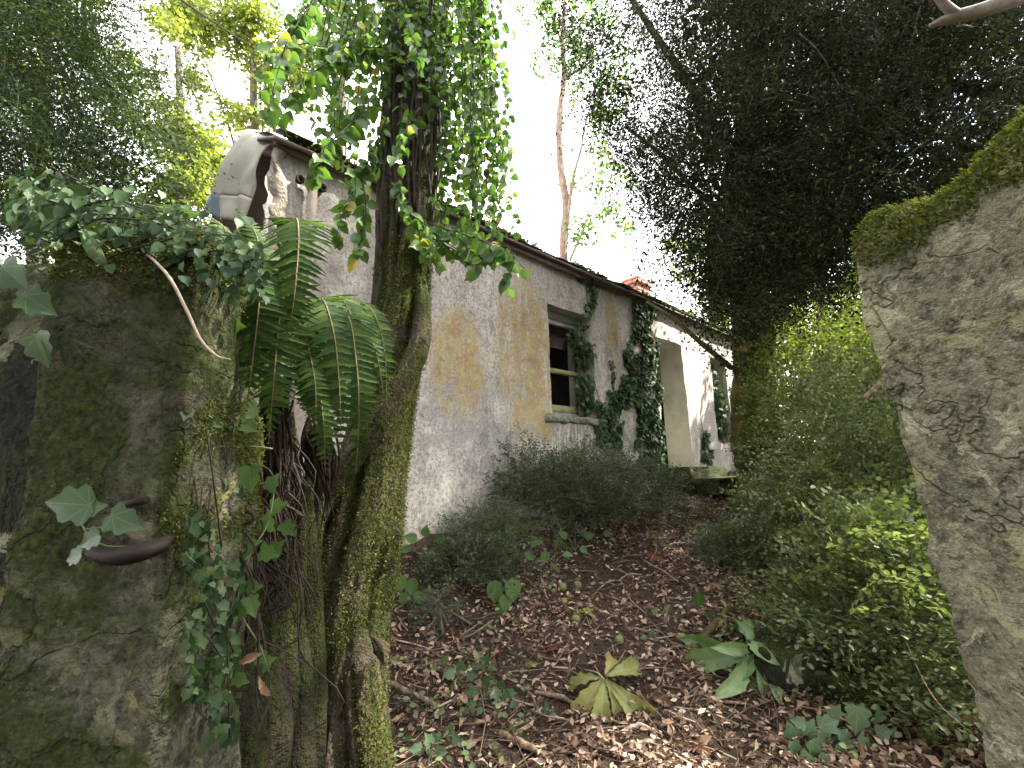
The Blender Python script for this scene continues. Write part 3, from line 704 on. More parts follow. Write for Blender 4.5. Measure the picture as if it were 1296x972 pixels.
# ------------------------------------------------------------------ gate piers and boundary wall
def moss_tufts(name, parent, pts, nrm, size, mat=None, up=.35):
    n = len(pts)
    ax = unit(nrm * .8 + rng.normal(size=(n, 3)) * .55 + np.array([0, 0, up]))
    Vm, Fm = place(SMALL, pts - nrm * .004, ax, rnd(n), size)
    return obj(name, Vm, Fm, mat or M_MOSSB, parent, kind='stuff')
def pier(plan, z0, ztop, nz, nseg, seed, amp, corner=.25):
    """a rough stone pier: plan polygon swept upwards with rounded arrises and a humped top"""
    plan = np.array(plan, float); m = len(plan)
    pts = []
    for k in range(m):
        a, b = plan[k], plan[(k + 1) % m]
        for t in np.linspace(0, 1, nseg, endpoint=False): pts.append(a * (1 - t) + b * t)
    pts = np.array(pts)
    for _ in range(int(corner * 12)): pts = (np.roll(pts, 1, 0) + pts * 2 + np.roll(pts, -1, 0)) / 4
    cen = pts.mean(0); n = len(pts)
    zl = np.linspace(0, 1, nz)
    rows = []
    for t in zl:
        k = 1.0 if t < .93 else math.sqrt(max(0, 1 - ((t - .93) / .075) ** 2)) * .35 + .65
        p = cen + (pts - cen) * k
        zt = np.array([ztop(*c) for c in p])
        rows.append(np.stack([p[:, 0], p[:, 1], z0 + (zt - z0) * t], -1))
    Vv = np.array(rows)
    c3 = np.array([cen[0], cen[1], 0]); outw = unit((Vv - c3) * np.array([1, 1, 0]))
    fx = fbm(Vv * 2.6, 5, seed) * .6 + .45 * fbm(Vv * 7.5, 4, seed + 3) + .15 * fbm(Vv * 24, 3, seed + 7)
    Vv = Vv + outw * (amp * fx)[..., None]; Vv[..., 2] += amp * .6 * fbm(Vv * 3, 3, seed + 5) * (zl[:, None] > .9)
    Vf = Vv.reshape(-1, 3)
    i = np.arange(nz - 1)[:, None] * n; j = np.arange(n)[None]; k = (j + 1) % n
    q = np.stack([i + j, i + k, i + n + k, i + n + j], -1).reshape(-1, 4)
    ctr = len(Vf); top = Vv[-1].mean(0); top[2] += .015
    Vf = np.vstack([Vf, top]); tri = np.stack([(nz - 1) * n + np.arange(n), (nz - 1) * n + (np.arange(n) + 1) % n, np.full(n, ctr)], -1)
    return Vf, [q, tri], Vv, outw
# left pier: broad face towards the eye, narrow face into the gateway
LP = [(-1.10, 1.03), (-.735, 1.02), (-.735, 1.36), (-1.10, 1.40)]
Vf, Ff, VL, OL = pier(LP, -.15, lambda x, y: 1.98 + .05 * math.sin(x * 9), 150, 42, 11, .030)
lpier = empty('gate_pier', (-.97, 1.18, 0), 'mossy gate pier at left with an iron hinge bracket', 'gate pier', 'piers of the gateway')
obj('stone_shaft', Vf, Ff, M_PIERL, lpier, smooth=True)
pts = VL.reshape(-1, 3); nr_ = OL.reshape(-1, 3)
dn = 1.3 * fbm(pts * 3.0, 4, 51) + np.interp(pts[:, 2], [0, .9, 1.35, 1.7, 2], [-.55, -.45, -.05, .25, .6])
ii = np.where((dn > .12) & (pts[:, 2] > .1))[0]; ii = rng.choice(ii, 52000); jit = rng.normal(size=(len(ii), 3)) * .006
moss_tufts('moss', lpier, pts[ii] + jit, nr_[ii], rng.uniform(.004, .012, len(ii)), up=-.35)
mb = MB(); mb.add(*tube([P(105, 690, 1.0), P(125, 702, .945), P(160, 703, .925), P(200, 692, .95), P(214, 682, 1.01)], [.010, .016, .018, .016, .010], 4, 30, .10, 12))
mb.build('hinge_bracket', M_IRON, lpier)
mb = MB(); mb.add(*tube([P(150, 640, 1.03), P(185, 633, .975)], .008, 8)); mb.build('hinge_pin', M_IRON, lpier)
# near-black boundary wall left of the pier
bw = empty('boundary_wall', (-2.2, 1.5, 0), 'dark boundary wall at the far left beside the mossy pier', 'wall')
Vf, Ff, _, _ = pier([(-3.6, 1.22), (-1.02, 1.20), (-1.02, 1.50), (-3.6, 1.6)], -.15, lambda x, y: 1.97, 90, 60, 17, .035)
obj('stonework', Vf, Ff, M_DARKW, bw, smooth=True)
# right pier: a leaning slab whose broad face looks into the gateway
a = P(1095, 300, 1.18); b = P(1262, 930, .98)
def rp_top(x, y): return 2.0 + .10 * (1.15 - y) + .05 * math.sin(y * 17)
Vf, Ff, VR, OR = pier([(.97, 1.16), (1.36, .34), (1.9, .55), (1.5, 1.34)], -.15, rp_top, 170, 48, 23, .034)
lean = lambda v: v + np.array([0.0, 0, 0])
Vf = np.array(Vf); sh = (Vf[:, 2] - 1.2)[:, None] * np.array([-.055, .02, 0]); Vf = Vf + sh
rpier = empty('gate_pier', (1.25, .85, 0), 'leaning lichen covered gate pier at right with mossy sloping top', 'gate pier', 'piers of the gateway')
obj('stone_shaft', Vf, Ff, M_PIERR, rpier, smooth=True)
pts = VR.reshape(-1, 3); pts = pts + (pts[:, 2] - 1.2)[:, None] * np.array([-.055, .02, 0]); nr_ = OR.reshape(-1, 3)
zt = np.array([rp_top(p[0], p[1]) for p in pts])
dn = .8 * fbm(pts * 3.5, 4, 77) + np.interp(zt - pts[:, 2], [0, .04, .12, .3, .7], [1.0, .6, -.25, -.8, -1.3]) + np.interp(pts[:, 1], [.8, 1.0, 1.15], [0, .05, .45])
ii = np.where(dn > .12)[0]; ii = rng.choice(ii, 46000); jit = rng.normal(size=(len(ii), 3)) * .007
moss_tufts('moss', rpier, pts[ii] + jit, nr_[ii], rng.uniform(.005, .017, len(ii)), M_MOSSBR)

# ------------------------------------------------------------------ sprays: small leafy twigs used as building blocks of crowns and shrubs
def proj(p):
    c = (np.asarray(p) - EYE) @ M3
    return 648 - F * c[..., 0] / c[..., 2], 486 + F * c[..., 1] / c[..., 2], -c[..., 2]
def inpoly(u, v, poly):
    r = np.zeros(np.shape(u), bool); n = len(poly)
    for k in range(n):
        (x0, y0), (x1, y1) = poly[k], poly[(k + 1) % n]
        if y0 == y1: continue
        r ^= ((y0 > v) != (y1 > v)) & (u < (x1 - x0) * (v - y0) / (y1 - y0) + x0)
    return r
def spray(nleaf, leaf, side, droop, tmpl=SMALL, seed=0, flat=.25, stem=.006):
    """twig of unit length along y with paired leaves and side twigs"""
    r = np.random.default_rng(seed); V, Fs, n0 = [], {}, 0
    def add(v, fs):
        nonlocal n0
        V.append(v)
        for f in fs: Fs.setdefault(f.shape[1], []).append(f + n0)
        n0 += len(v)
    twigs = [(np.array([0, 0, 0.]), np.array([0, 1, 0.]), 1.0)]
    for k in range(side):
        t = .12 + .75 * k / max(side, 1); sg = 1 if k % 2 else -1
        twigs.append((np.array([0, t, -droop * t * t]), unit(np.array([sg * (.7 + .3 * r.random()), .7, -.25 * r.random()])), .5 * (1 - t) + .15))
    tot = sum(t[2] for t in twigs)
    for b, dr, L in twigs:
        m = max(4, int(nleaf * L / tot)); pv = None
        for k in range(m):
            t = (k + .6) / m * L
            p = b + dr * t + np.array([0, 0, -droop * t * t]); sg = 1 if k % 2 else -1
            d = unit(dr + np.array([0, 0, -2 * droop * t])); sd = unit(np.cross(d, [0, 0, 1.0])) * sg
            ax = unit(sd * .9 + d * .45 + r.normal(size=3) * flat); nm = unit(np.array([0, 0, 1.0]) + r.normal(size=3) * flat)
            v, f = place(tmpl, p[None], ax[None], nm[None], leaf * (.75 + .5 * r.random())); add(v, f)
            if stem and pv is not None and k % 3 == 0:
                sw = np.cross(d, [0, 0, 1.0]) * stem
                add(np.array([pv - sw, pv + sw, p]), [np.array([(0, 1, 2)])])
                pv = p
            if pv is None: pv = p
    return np.concatenate(V), [np.concatenate(f) for f in Fs.values()]
M_DTWIG = plain('dark_twig', [(.3, (.020, .016, .012)), (.7, (.06, .048, .036))], 40)
YEWS = [spray(64, .058, 7, .25, SMALL, k, .35) for k in range(4)]
LONB = [spray(24, .105, 3, .30, ROUNDL, 40 + k, .25) for k in range(4)]
LONM = [spray(32, .085, 3, .30, ROUNDL, 50 + k, .25) for k in range(4)]
LONS = [spray(40, .062, 3, .30, ROUNDL, 10 + k, .18) for k in range(4)]
HEMS = [spray(60, .055, 8, .2, SMALL, 20 + k, .25) for k in range(3)]
TWIGLEAF = [spray(14, .20, 2, .3, OVATE, 30 + k, .4) for k in range(3)]
def sprays(tm, pos, axis, normal, scale):
    """spread the spray variants over the positions; returns joined vertices and faces"""
    n = len(pos); which = rng.integers(0, len(tm), n); mb = MB()
    axis = np.broadcast_to(axis, (n, 3)); normal = np.broadcast_to(normal, (n, 3)); scale = np.broadcast_to(scale, (n,))
    for k in range(len(tm)):
        i = which == k
        if i.any(): mb.add(*(lambda r: (r[0], *r[1]))(place(tm[k], pos[i], axis[i], normal[i], scale[i])))
    return mb.out()
def facade(p): return p @ D3, -(p @ N3) - WD       # (s, q)
def tree(name, label, base, top, r0, r1, crown, nleaf, lsize, lmat, bmat, group=None, limbs=5, tmpl=TWIGLEAF, seed=0, cat='tree', bend=.2):
    """trunk, limbs and a crown of leafy twigs gathered in clumps"""
    rs = np.random.default_rng(seed); base, top = np.array(base, float), np.array(top, float)
    t = empty(name, base, label, cat, group)
    mid = (base + top) / 2 + rs.normal(size=3) * np.array([bend, bend, 0])
    obj('trunk', *(lambda a: (a[0], [a[1], a[2]]))(tube([base, mid, top], [r0, (r0 + r1) / 2, r1], 12, 26, .18, 5, seed)), bmat, t, smooth=True)
    cen = [np.array(c[:3]) for c in crown]; mb = MB()
    for k in range(limbs):
        a = base + (top - base) * rs.uniform(.4, .95); b = cen[k % len(cen)] + rs.normal(size=3) * .4
        mb.add(*tube([a, (a + b) / 2 + np.array([0, 0, .3]), b], [r1 * .7, r1 * .4, r1 * .15], 6, 12, .1, 5, k))
    if mb.n: mb.build('limb', bmat, t, smooth=True)
    P_, A_ = [], []
    for c in crown:
        c = np.array(c); m = int(nleaf * c[3] ** 2 / sum(x[3] ** 2 for x in crown)); ncl = max(6, m // 22)
        cl = unit(rs.normal(size=(ncl, 3))) * (rs.random((ncl, 1)) ** .45) * c[3] * np.array([1, 1, .85]) + c[:3]
        p = cl[rs.integers(0, ncl, m)] + rs.normal(size=(m, 3)) * c[3] * .14
        P_.append(p); A_.append(unit((p - c[:3]) * .6 + rs.normal(size=(m, 3)) * .5 * c[3] + np.array([0, 0, -.35 * c[3]])))
    p = np.concatenate(P_); a = np.concatenate(A_)
    Vv, Ff = sprays(tmpl, p, a, unit(rs.normal(size=(len(p), 3)) * .5 + np.array([0, 0, 1])), rs.uniform(.7, 1.3, len(p)) * lsize)
    obj('crown', Vv, Ff, lmat, t)
    return t

# ---- the mossy tree in the gateway
yT = 2.35
tr = [(948, 412, 84, 2.34), (880, 420, 74, 2.35), (800, 437, 63, 2.36), (700, 458, 56, 2.40), (600, 478, 48, 2.44), (520, 494, 42, 2.48), (430, 509, 42, 2.52), (350, 518, 43, 2.55), (250, 522, 43, 2.58), (150, 526, 42, 2.60), (40, 532, 41, 2.64), (-120, 538, 39, 2.7), (-330, 545, 30, 2.8)]
pts = [P(u - 9, v, y) for v, u, hw, y in tr]; rad = [hw * (.92 if v > 650 else .84) * (y * 1.02) / F for v, u, hw, y in tr]
base = pts[0].copy(); base[2] = gz(base[0], base[1]) - .05
mtree = empty('mossy_tree', base, 'large moss covered tree leaning behind the left gate pier, wrapped in climber', 'tree')
ptsb = [base + np.array([0, .02, -.1])] + pts[1:]
V0, Fq, Ft = tube(ptsb, [rad[0] * 1.12] + rad[1:], 110, 300, .20, 10, 3, .22, .5)
# buttress folds near the foot
obj('trunk', V0, [Fq, Ft], M_BARK, mtree, smooth=True)
mb = MB()
root_v = []
for pl, rr, sd in (([P(425, 620, 2.50), P(412, 730, 2.40), P(392, 840, 2.29), P(366, 940, 2.20), P(350, 1010, 2.14)], [.05, .10, .125, .15, .19], 1),
                   ([P(462, 640, 2.55), P(455, 740, 2.42), P(456, 840, 2.24), P(462, 920, 2.13), P(474, 1000, 2.02)], [.04, .07, .075, .08, .08], 2),
                   ([P(450, 660, 2.54), P(440, 780, 2.36), P(428, 890, 2.22), P(418, 1010, 2.1)], [.04, .09, .115, .15], 5)):
    t_ = tube(pl, rr, 48, 110, .24, 10, sd, .22); mb.add(*t_); root_v.append(t_[0])
mb.add(*tube([P(470, 806, 2.16), P(482, 820, 2.13), P(487, 840, 2.11)], [.006, .034, .010], 20, 24, .4, 9, 3))
mb.build('root', M_BARK, mtree, smooth=True)
lp = [P(528, 330, 2.52), P(534, 385, 2.45), P(530, 440, 2.36), P(506, 488, 2.28), P(478, 536, 2.23), P(446, 582, 2.23), P(418, 618, 2.22), P(398, 672, 2.22), P(376, 730, 2.2)]
Vl, Fq, Ft = tube(lp, [.03, .045, .055, .056, .052, .05, .05, .045, .03], 36, 150, .2, 9, 8, .5, 1.0)
obj('twining_stem', Vl, [Fq, Ft], M_BARK, mtree, smooth=True)
mb = MB()
for k in range(16):
    u0 = rng.uniform(488, 548); ph = rng.uniform(0, 6)
    ppp = [P(u0 + 9 * sin(ph + t * 5) + 5 * t, 40 + t * 320, 2.45 - .04 * abs(cos(ph + t * 3))) for t in np.linspace(0, rng.uniform(.5, 1), 7)]
    mb.add(*tube(ppp, [.008, .010, .006], 6, 24))
mb.build('climber_stem', M_ROOT, mtree, smooth=True)
# moss fringe
def fringe(Vt, seg, rows, sel, k, size, parent, up=.1):
    c = Vt[:rows * seg].reshape(rows, seg, 3); cen = c.mean(1, keepdims=True); nr = unit(c - cen).reshape(-1, 3); p = c.reshape(-1, 3)
    ii = np.where(sel(p, nr))[0]; ii = rng.choice(ii, k); jit = rng.normal(size=(k, 3)) * .008
    moss_tufts('moss', parent, p[ii] + jit, nr[ii], rng.uniform(*size, k), up=up)
fringe(V0, 110, 300, lambda p, n: (fbm(p * 3.2, 4, 61) + .55 * (n @ np.array([.9, -.25, .2])) > .14) & (p[:, 2] < 3.1), 52000, (.006, .017), mtree)
for rv in root_v: fringe(rv, 48, 110, lambda p, n: fbm(p * 3.4, 4, 61) + .45 * (n @ np.array([.7, -.5, .2])) > -.05, 7000, (.006, .015), mtree)
fringe(Vl, 36, 150, lambda p, n: fbm(p * 4, 3, 62) + .4 * n[:, 2] > -.15, 9000, (.006, .015), mtree)

# ---- climber on the tree: leafy stems hanging from above
climb = empty('tree_climber', base + np.array([.03, -.05, .5]), 'leafy green climber hanging in curtains from the leaning mossy tree', 'climber')
mb = MB(); LP_, LA_, LN_, LS_ = [], [], [], []
def climber_stem(pl, r, step, size, keep=1.0, spread=.7):
    c = spline(pl, max(8, int(60 * np.linalg.norm(np.array(pl[0]) - pl[-1])))); mb.add(*tube(c, [r, r * .5], 5))
    L = np.concatenate([[0], np.cumsum(np.linalg.norm(np.diff(c, axis=0), axis=1))]); n = int(L[-1] / step)
    for k in range(n):
        if rng.random() > keep: continue
        t = (k + rng.random()) * step; p = np.array([np.interp(t, L, c[:, i]) for i in range(3)])
        a = unit(np.array([rng.normal() * spread, rng.normal() * spread, -.75 + .3 * rng.normal()]))
        nn = unit(-a[2] * CB * .5 + CB * .6 + rng.normal(size=3) * .55)
        LP_.append(p + a * .012); LA_.append(a); LN_.append(nn); LS_.append(size * rng.uniform(.65, 1.2))
for k in range(44):                          # curtain right of the trunk
    u = rng.uniform(556, 640); ve = rng.uniform(120, 345) + (20 if u > 600 else 0); y = rng.uniform(2.3, 2.85); v0 = -160
    climber_stem([P(u - 26 + rng.normal() * 8, v0, y), P(u - 8 + rng.normal() * 8, 20, y), P(u + rng.normal() * 7, ve * .55, y), P(u + 4 + rng.normal() * 7, ve, y)], .004, .036, .056)
for k in range(26):                          # left of the trunk, larger leaves
    u = rng.uniform(395, 490); ve = rng.uniform(60, 250); y = rng.uniform(2.2, 2.75)
    climber_stem([P(u + 40, -160, y), P(u + 16, 0, y), P(u + rng.normal() * 10, ve * .6, y), P(u - 6 + rng.normal() * 8, ve, y)], .004, .042, .062)
for k in range(15):                          # over the trunk itself
    u = rng.uniform(470, 560); v0 = rng.uniform(-150, 100); ve = v0 + rng.uniform(80, 200)
    if ve > 240 and rng.random() < .6: ve = 240
    climber_stem([P(u, v0, 2.42), P(u + rng.normal() * 14, (v0 + ve) / 2, 2.34), P(u + rng.normal() * 18, ve, 2.30)], .003, .034, .052)
for pl, sz in (([P(500, 60, 2.4), P(440, 70, 2.2), P(385, 100, 2.1), P(345, 150, 2.06)], .092), ([P(480, 120, 2.4), P(440, 160, 2.2), P(405, 195, 2.1), P(398, 230, 2.08)], .085),
               ([P(478, 190, 2.4), P(455, 230, 2.3), P(437, 260, 2.25), P(424, 305, 2.22)], .080), ([P(490, 150, 2.4), P(462, 215, 2.3), P(463, 270, 2.25), P(452, 330, 2.22)], .075),
               ([P(545, 300, 2.4), P(590, 322, 2.2), P(632, 318, 2.12), P(662, 322, 2.1)], .072), ([P(545, 290, 2.4), P(580, 300, 2.2), P(600, 330, 2.12), P(604, 352, 2.1)], .07),
               ([P(560, 290, 2.4), P(610, 305, 2.15), P(640, 330, 2.1), P(645, 356, 2.1)], .078), ([P(500, 230, 2.4), P(515, 262, 2.25), P(530, 290, 2.22), P(540, 330, 2.2)], .075),
               ([P(530, 270, 2.35), P(545, 300, 2.22), P(552, 340, 2.2)], .06), ([P(470, 60, 2.3), P(415, 60, 2.2), P(372, 60, 2.1), P(335, 130, 2.0)], .085),
               ([P(520, 140, 2.35), P(512, 175, 2.2), P(506, 215, 2.18)], .075), ([P(500, 0, 2.35), P(520, 40, 2.2), P(535, 90, 2.2)], .07),
               ([P(420, -30, 2.1), P(370, 40, 1.95), P(352, 90, 1.9), P(340, 140, 1.88)], .085)):
    climber_stem(pl, .0035, .030, sz, .95, .6)
    climber_stem([np.array(x) + rng.normal(size=3) * .03 for x in pl], .003, .034, sz * .9, .9, .6)
mb.build('stem', M_ROOT, climb)
LP_, LA_, LN_, LS_ = map(np.array, (LP_, LA_, LN_, LS_))
uu, vv, dd = proj(LP_); vis = (vv > 0) & (LS_ / dd > .022); big = np.where(vis)[0]
big = big[np.argsort(-(LS_ / dd)[big])][:300]; isb = np.zeros(len(LP_), bool); isb[big] = True
for k in big: leaf_obj(climb, 'ovate', OVATE, M_OVATE, LP_[k], LA_[k], LN_[k], LS_[k])
obj('foliage', *place(OVATE, LP_[~isb], LA_[~isb], LN_[~isb], LS_[~isb]), M_OVATE, climb, kind='stuff', smooth=True)
# its own high crown, mostly above the picture
cr = [P(545, -420, 2.8), P(380, -420, 3.4), P(300, -520, 2.6)]
pc = np.concatenate([c + unit(rng.normal(size=(260, 3))) * rng.random((260, 1)) ** .5 * .85 for c in cr])
pc = pc[pc[:, 2] > 3.6]
obj('crown', *sprays(TWIGLEAF, pc, unit(rng.normal(size=(len(pc), 3)) + np.array([0, 0, -.4])), unit(rng.normal(size=(len(pc), 3)) * .5 + np.array([0, 0, 1])), rng.uniform(.35, .55, len(pc))), M_OVATE, mtree)

SUNV = np.array(SD)
def shafts(p):
    """gaps in the canopy where light comes through to the far wall, the wall foot, the tarpaulin and the hedge top"""
    ok = np.ones(len(p), bool)
    for a, r in ((SZ(7.6, 0, 2.5), .38), (SZ(8.0, 0, 2.0), .25), (SZ(2.2, 0, 1.1), .22), (SZ(.65, .8, 3.8), .9), (np.array([3.6, 4.9, 2.9]), .55), (np.array([2.4, 6.0, 1.0]), .40), (np.array([2.0, 4.6, .6]), .25)):
        d = p - a; t = d @ SUNV; ok &= (np.linalg.norm(d - t[:, None] * SUNV, axis=1) > r) | (t < 0)
    return ok
# ---- dark yew with a mossy trunk, its boughs spread over the path from the right
yb = np.array([3.27, 6.2, 0]); yb[2] = gz(yb[0], yb[1]) - .05
yew = empty('yew_tree', yb, 'dark yew with thick mossy trunk, its boughs overhanging the path from the right', 'tree')
tp = [yb, P(955, 520, 6.2), P(955, 450, 6.2), P(948, 380, 6.2), P(940, 280, 6.15), P(950, 120, 6.1), P(960, -80, 6.0)]
Vy, Fq, Ft = tube(tp, [.33, .27, .25, .24, .22, .17, .10], 56, 200, .26, 9, 13, .4)
obj('trunk', Vy, [Fq, Ft], M_MOSSTRUNK, yew, smooth=True)
fringe(Vy, 56, 200, lambda p, n: (fbm(p * 2.6, 3, 61) > -.05) & (p[:, 2] < 4.5), 16000, (.014, .042), yew, -.3)
for pl, r in (([P(952, 330, 6.15), P(1010, 200, 5.4), P(1100, 90, 4.4), P(1230, -40, 3.4), P(1500, -300, 2.6)], .11), ([P(945, 250, 6.15), P(900, 150, 5.6), P(840, 60, 5.0), P(760, -60, 4.6)], .08),
              ([P(950, 150, 6.1), P(1080, 60, 5.4), P(1250, 120, 4.6), P(1500, 100, 3.6)], .08), ([P(945, 200, 6.1), P(1000, 40, 5.0), P(980, -120, 4.0), P(900, -350, 3.0)], .08),
              ([P(952, 360, 6.1), P(1040, 330, 5.2), P(1120, 280, 4.4)], .05), ([P(942, 300, 6.1), P(890, 250, 5.3), P(830, 190, 4.8), P(790, 160, 4.6)], .04)):
    a_ = tube(pl, [r, r * .7, r * .3], 10, 40, .14, 6, 4); obj('bough', a_[0], [a_[1], a_[2]], M_BARK2, yew, smooth=True)
a_ = tube([P(1420, -60, 2.3), P(1310, -12, 2.35), P(1245, 12, 2.4), P(1205, 22, 2.45), P(1176, 33, 2.5)], [.055, .05, .042, .035, .012], 16, 40, .12, 6, 9)
mb = MB(); mb.add(*a_); mb.add(*tube([P(1212, 20, 2.44), P(1195, 5, 2.42), P(1180, -16, 2.4)], [.032, .026, .022], 12, 16, .1)); mb.build('bare_bough', M_LIMB, yew, smooth=True)
YPOLY = [(660, -500), (690, -60), (706, 40), (735, 110), (765, 165), (800, 225), (842, 280), (872, 300), (886, 352), (915, 415), (960, 415), (985, 392), (1030, 345), (1110, 300), (1330, 290), (1800, 330), (1800, -600)]
def scatter(poly, n, y0, y1, box, pw=1.0):
    u = rng.uniform(box[0], box[2], n); v = rng.uniform(box[1], box[3], n); y = y0 + (y1 - y0) * rng.random(n) ** pw
    i = inpoly(u, v, poly); u, v, y = u[i], v[i], y[i]
    p = np.array([P(*t) for t in zip(u, v, y)]); return p, u, v
p, u, v = scatter(YPOLY, 11000, 2.9, 6.4, (640, -140, 1340, 430), .8)
s_, q_ = facade(p)
inner = np.clip((u - 790 - np.maximum(v - 100, 0) * .15) / 200, -.3, 1)        # thinner towards the sky side
dens = fbm(p * 1.5, 3, 71)
ok = ((q_ < -.35) | (p[:, 2] > 4.9)) & (p[:, 2] > 2.3) & (dens + inner * 1.15 + np.where((u > 740) & (v > 120), .28, .08) > .10) & ~((u > 915) & (u < 990) & (v > 365) & (p[:, 1] < 6.3))
p = p[ok & shafts(p)]; n = len(p)
hang = unit(np.stack([rng.normal(size=n) * .55 - .25, rng.normal(size=n) * .55 - .1, -.9 + rng.normal(size=n) * .35], -1))
Vy1 = sprays(YEWS, p, hang, unit(rng.normal(size=(n, 3)) * .6 + np.array([-.3, -.7, .5])), rng.uniform(.36, .68, n))
p2, u2, v2 = scatter(YPOLY, 46000, 3.6, 7.0, (640, -600, 1800, 430)); s2, q2 = facade(p2)
ok = ((q2 < -.5) | (p2[:, 2] > 5.3)) & (p2[:, 2] > 2.6) & (u2 > 850 + 60 * fbm(p2 * 1.3, 2, 5)) & (fbm(p2 * 1.2, 3, 73) + np.clip((u2 - 945) / 120, -.6, 1.3) + np.where(v2 < -20, .3, 0) > .05) & ~((u2 > 915) & (u2 < 990) & (v2 > 365))
p2 = p2[ok & shafts(p2)]; p3, u3, v3 = scatter(YPOLY, 26000, 4.4, 7.2, (860, -80, 1340, 400)); s3, q3 = facade(p3); p3 = p3[((q3 < -.5) | (p3[:, 2] > 5.3)) & (fbm(p3 * 1.2, 3, 73) + np.clip((u3 - 900) / 100, -.5, 1.3) > 0) & ~((u3 > 915) & (u3 < 990) & (v3 > 365)) & shafts(p3)]; p2 = np.vstack([p2, p3]); xt = rng.uniform((-.5, -.8, 5.2), (3.4, 3.2, 6.6), (9000, 3)); xt = xt[(fbm(xt * 1.1, 3, 74) > .75) & shafts(xt)]; xt2 = rng.uniform((1.25, .2, 3.5), (3.4, 2.7, 5.3), (6500, 3)); xt2 = xt2[(fbm(xt2 * 1.2, 3, 76) > -.25) & shafts(xt2)]; ux, vx, _ = proj(xt2); xt2 = xt2[(ux > 1340) | (vx < -60)]; p2 = np.vstack([p2, xt, xt2]); n2 = len(p2)  # xt, xt2: unseen leaf clusters added to the crown to block light
Vy2 = place(SMALL, p2, unit(rng.normal(size=(n2, 3)) + np.array([0, 0, -.8])), rnd(n2), rng.uniform(.08, .17, n2))
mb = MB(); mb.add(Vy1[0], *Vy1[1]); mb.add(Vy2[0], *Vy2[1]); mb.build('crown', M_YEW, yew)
mb = MB()
for k in range(60):
    i = rng.integers(0, n); a = p[i]; b = a + np.array([rng.normal() * .3 + .3, rng.normal() * .3 + .2, .5 + .3 * rng.random()])
    mb.add(*tube([b, (a + b) / 2 + np.array([0, 0, .08]), a, a + hang[i] * .4], [.008, .005, .002], 5, 12))
mb.build('twig', M_DTWIG, yew, kind='stuff')

# ---- boughs of an overhanging tree at upper left
HPOLY = [(-600, -400), (330, -400), (300, -20), (262, 60), (232, 130), (205, 190), (195, 262), (150, 285), (60, 295), (-60, 300), (-600, 330)]
ob = np.array([-4.6, 3.0, .1])
over = empty('overhanging_tree', ob, 'dark tree with drooping boughs overhanging the upper left corner', 'tree')
a_ = tube([ob, ob + np.array([.1, 0, 2]), ob + np.array([.3, -.1, 4.5])], [.28, .22, .15], 20, 40, .15, 5, 3); obj('trunk', a_[0], [a_[1], a_[2]], M_BARK2, over, smooth=True)
for pl in ([ob + np.array([.3, 0, 4.2]), P(-40, -60, 3.4), P(90, 60, 3.1), P(200, 170, 2.9)], [ob + np.array([.2, 0, 3.6]), P(-60, 80, 3.2), P(60, 160, 2.9), P(170, 270, 2.7)], [ob + np.array([.3, 0, 4.4]), P(100, -100, 3.6), P(230, 0, 3.5), P(320, 60, 3.4)], [ob + np.array([.2, 0, 3.2]), P(-80, 180, 3.0), P(40, 235, 2.7)]):
    a_ = tube(pl, [.06, .03, .012, .004], 8, 40, .1, 5, 2); obj('bough', a_[0], [a_[1], a_[2]], M_BARK2, over, smooth=True)
p, u, v = scatter(HPOLY, 4200, 2.3, 4.2, (-120, -140, 350, 330)); s_, q_ = facade(p)
dens = fbm(p * np.array([1.6, 1.6, 1.6]), 3, 81)
ok = (s_ < .45) & (dens + np.clip((200 - u) / 170, -.8, .9) - np.clip((v - 190) / 160, 0, .5) > .10); p = p[ok]; n = len(p)
hang = unit(np.stack([.75 + rng.normal(size=n) * .3, -.25 + rng.normal(size=n) * .35, -.55 + rng.normal(size=n) * .3], -1))
V1 = sprays(HEMS, p, hang, unit(rng.normal(size=(n, 3)) * .5 + np.array([-.3, -.5, .8])), rng.uniform(.35, .65, n))
p2, u2, v2 = scatter(HPOLY, 5200, 3.0, 4.8, (-600, -400, 350, 330)); s2, q2 = facade(p2)
ok = (s2 < .3) & (u2 < 190) & (fbm(p2 * 1.4, 3, 83) + np.clip((150 - u2) / 200, -.5, 1) > .2); p2 = p2[ok]; n2 = len(p2)
V2 = place(SMALL, p2, unit(rng.normal(size=(n2, 3)) + np.array([.6, 0, -.6])), rnd(n2), rng.uniform(.05, .11, n2))
mb = MB(); mb.add(V1[0], *V1[1]); mb.add(V2[0], *V2[1]); mb.build('crown', M_HEM, over)

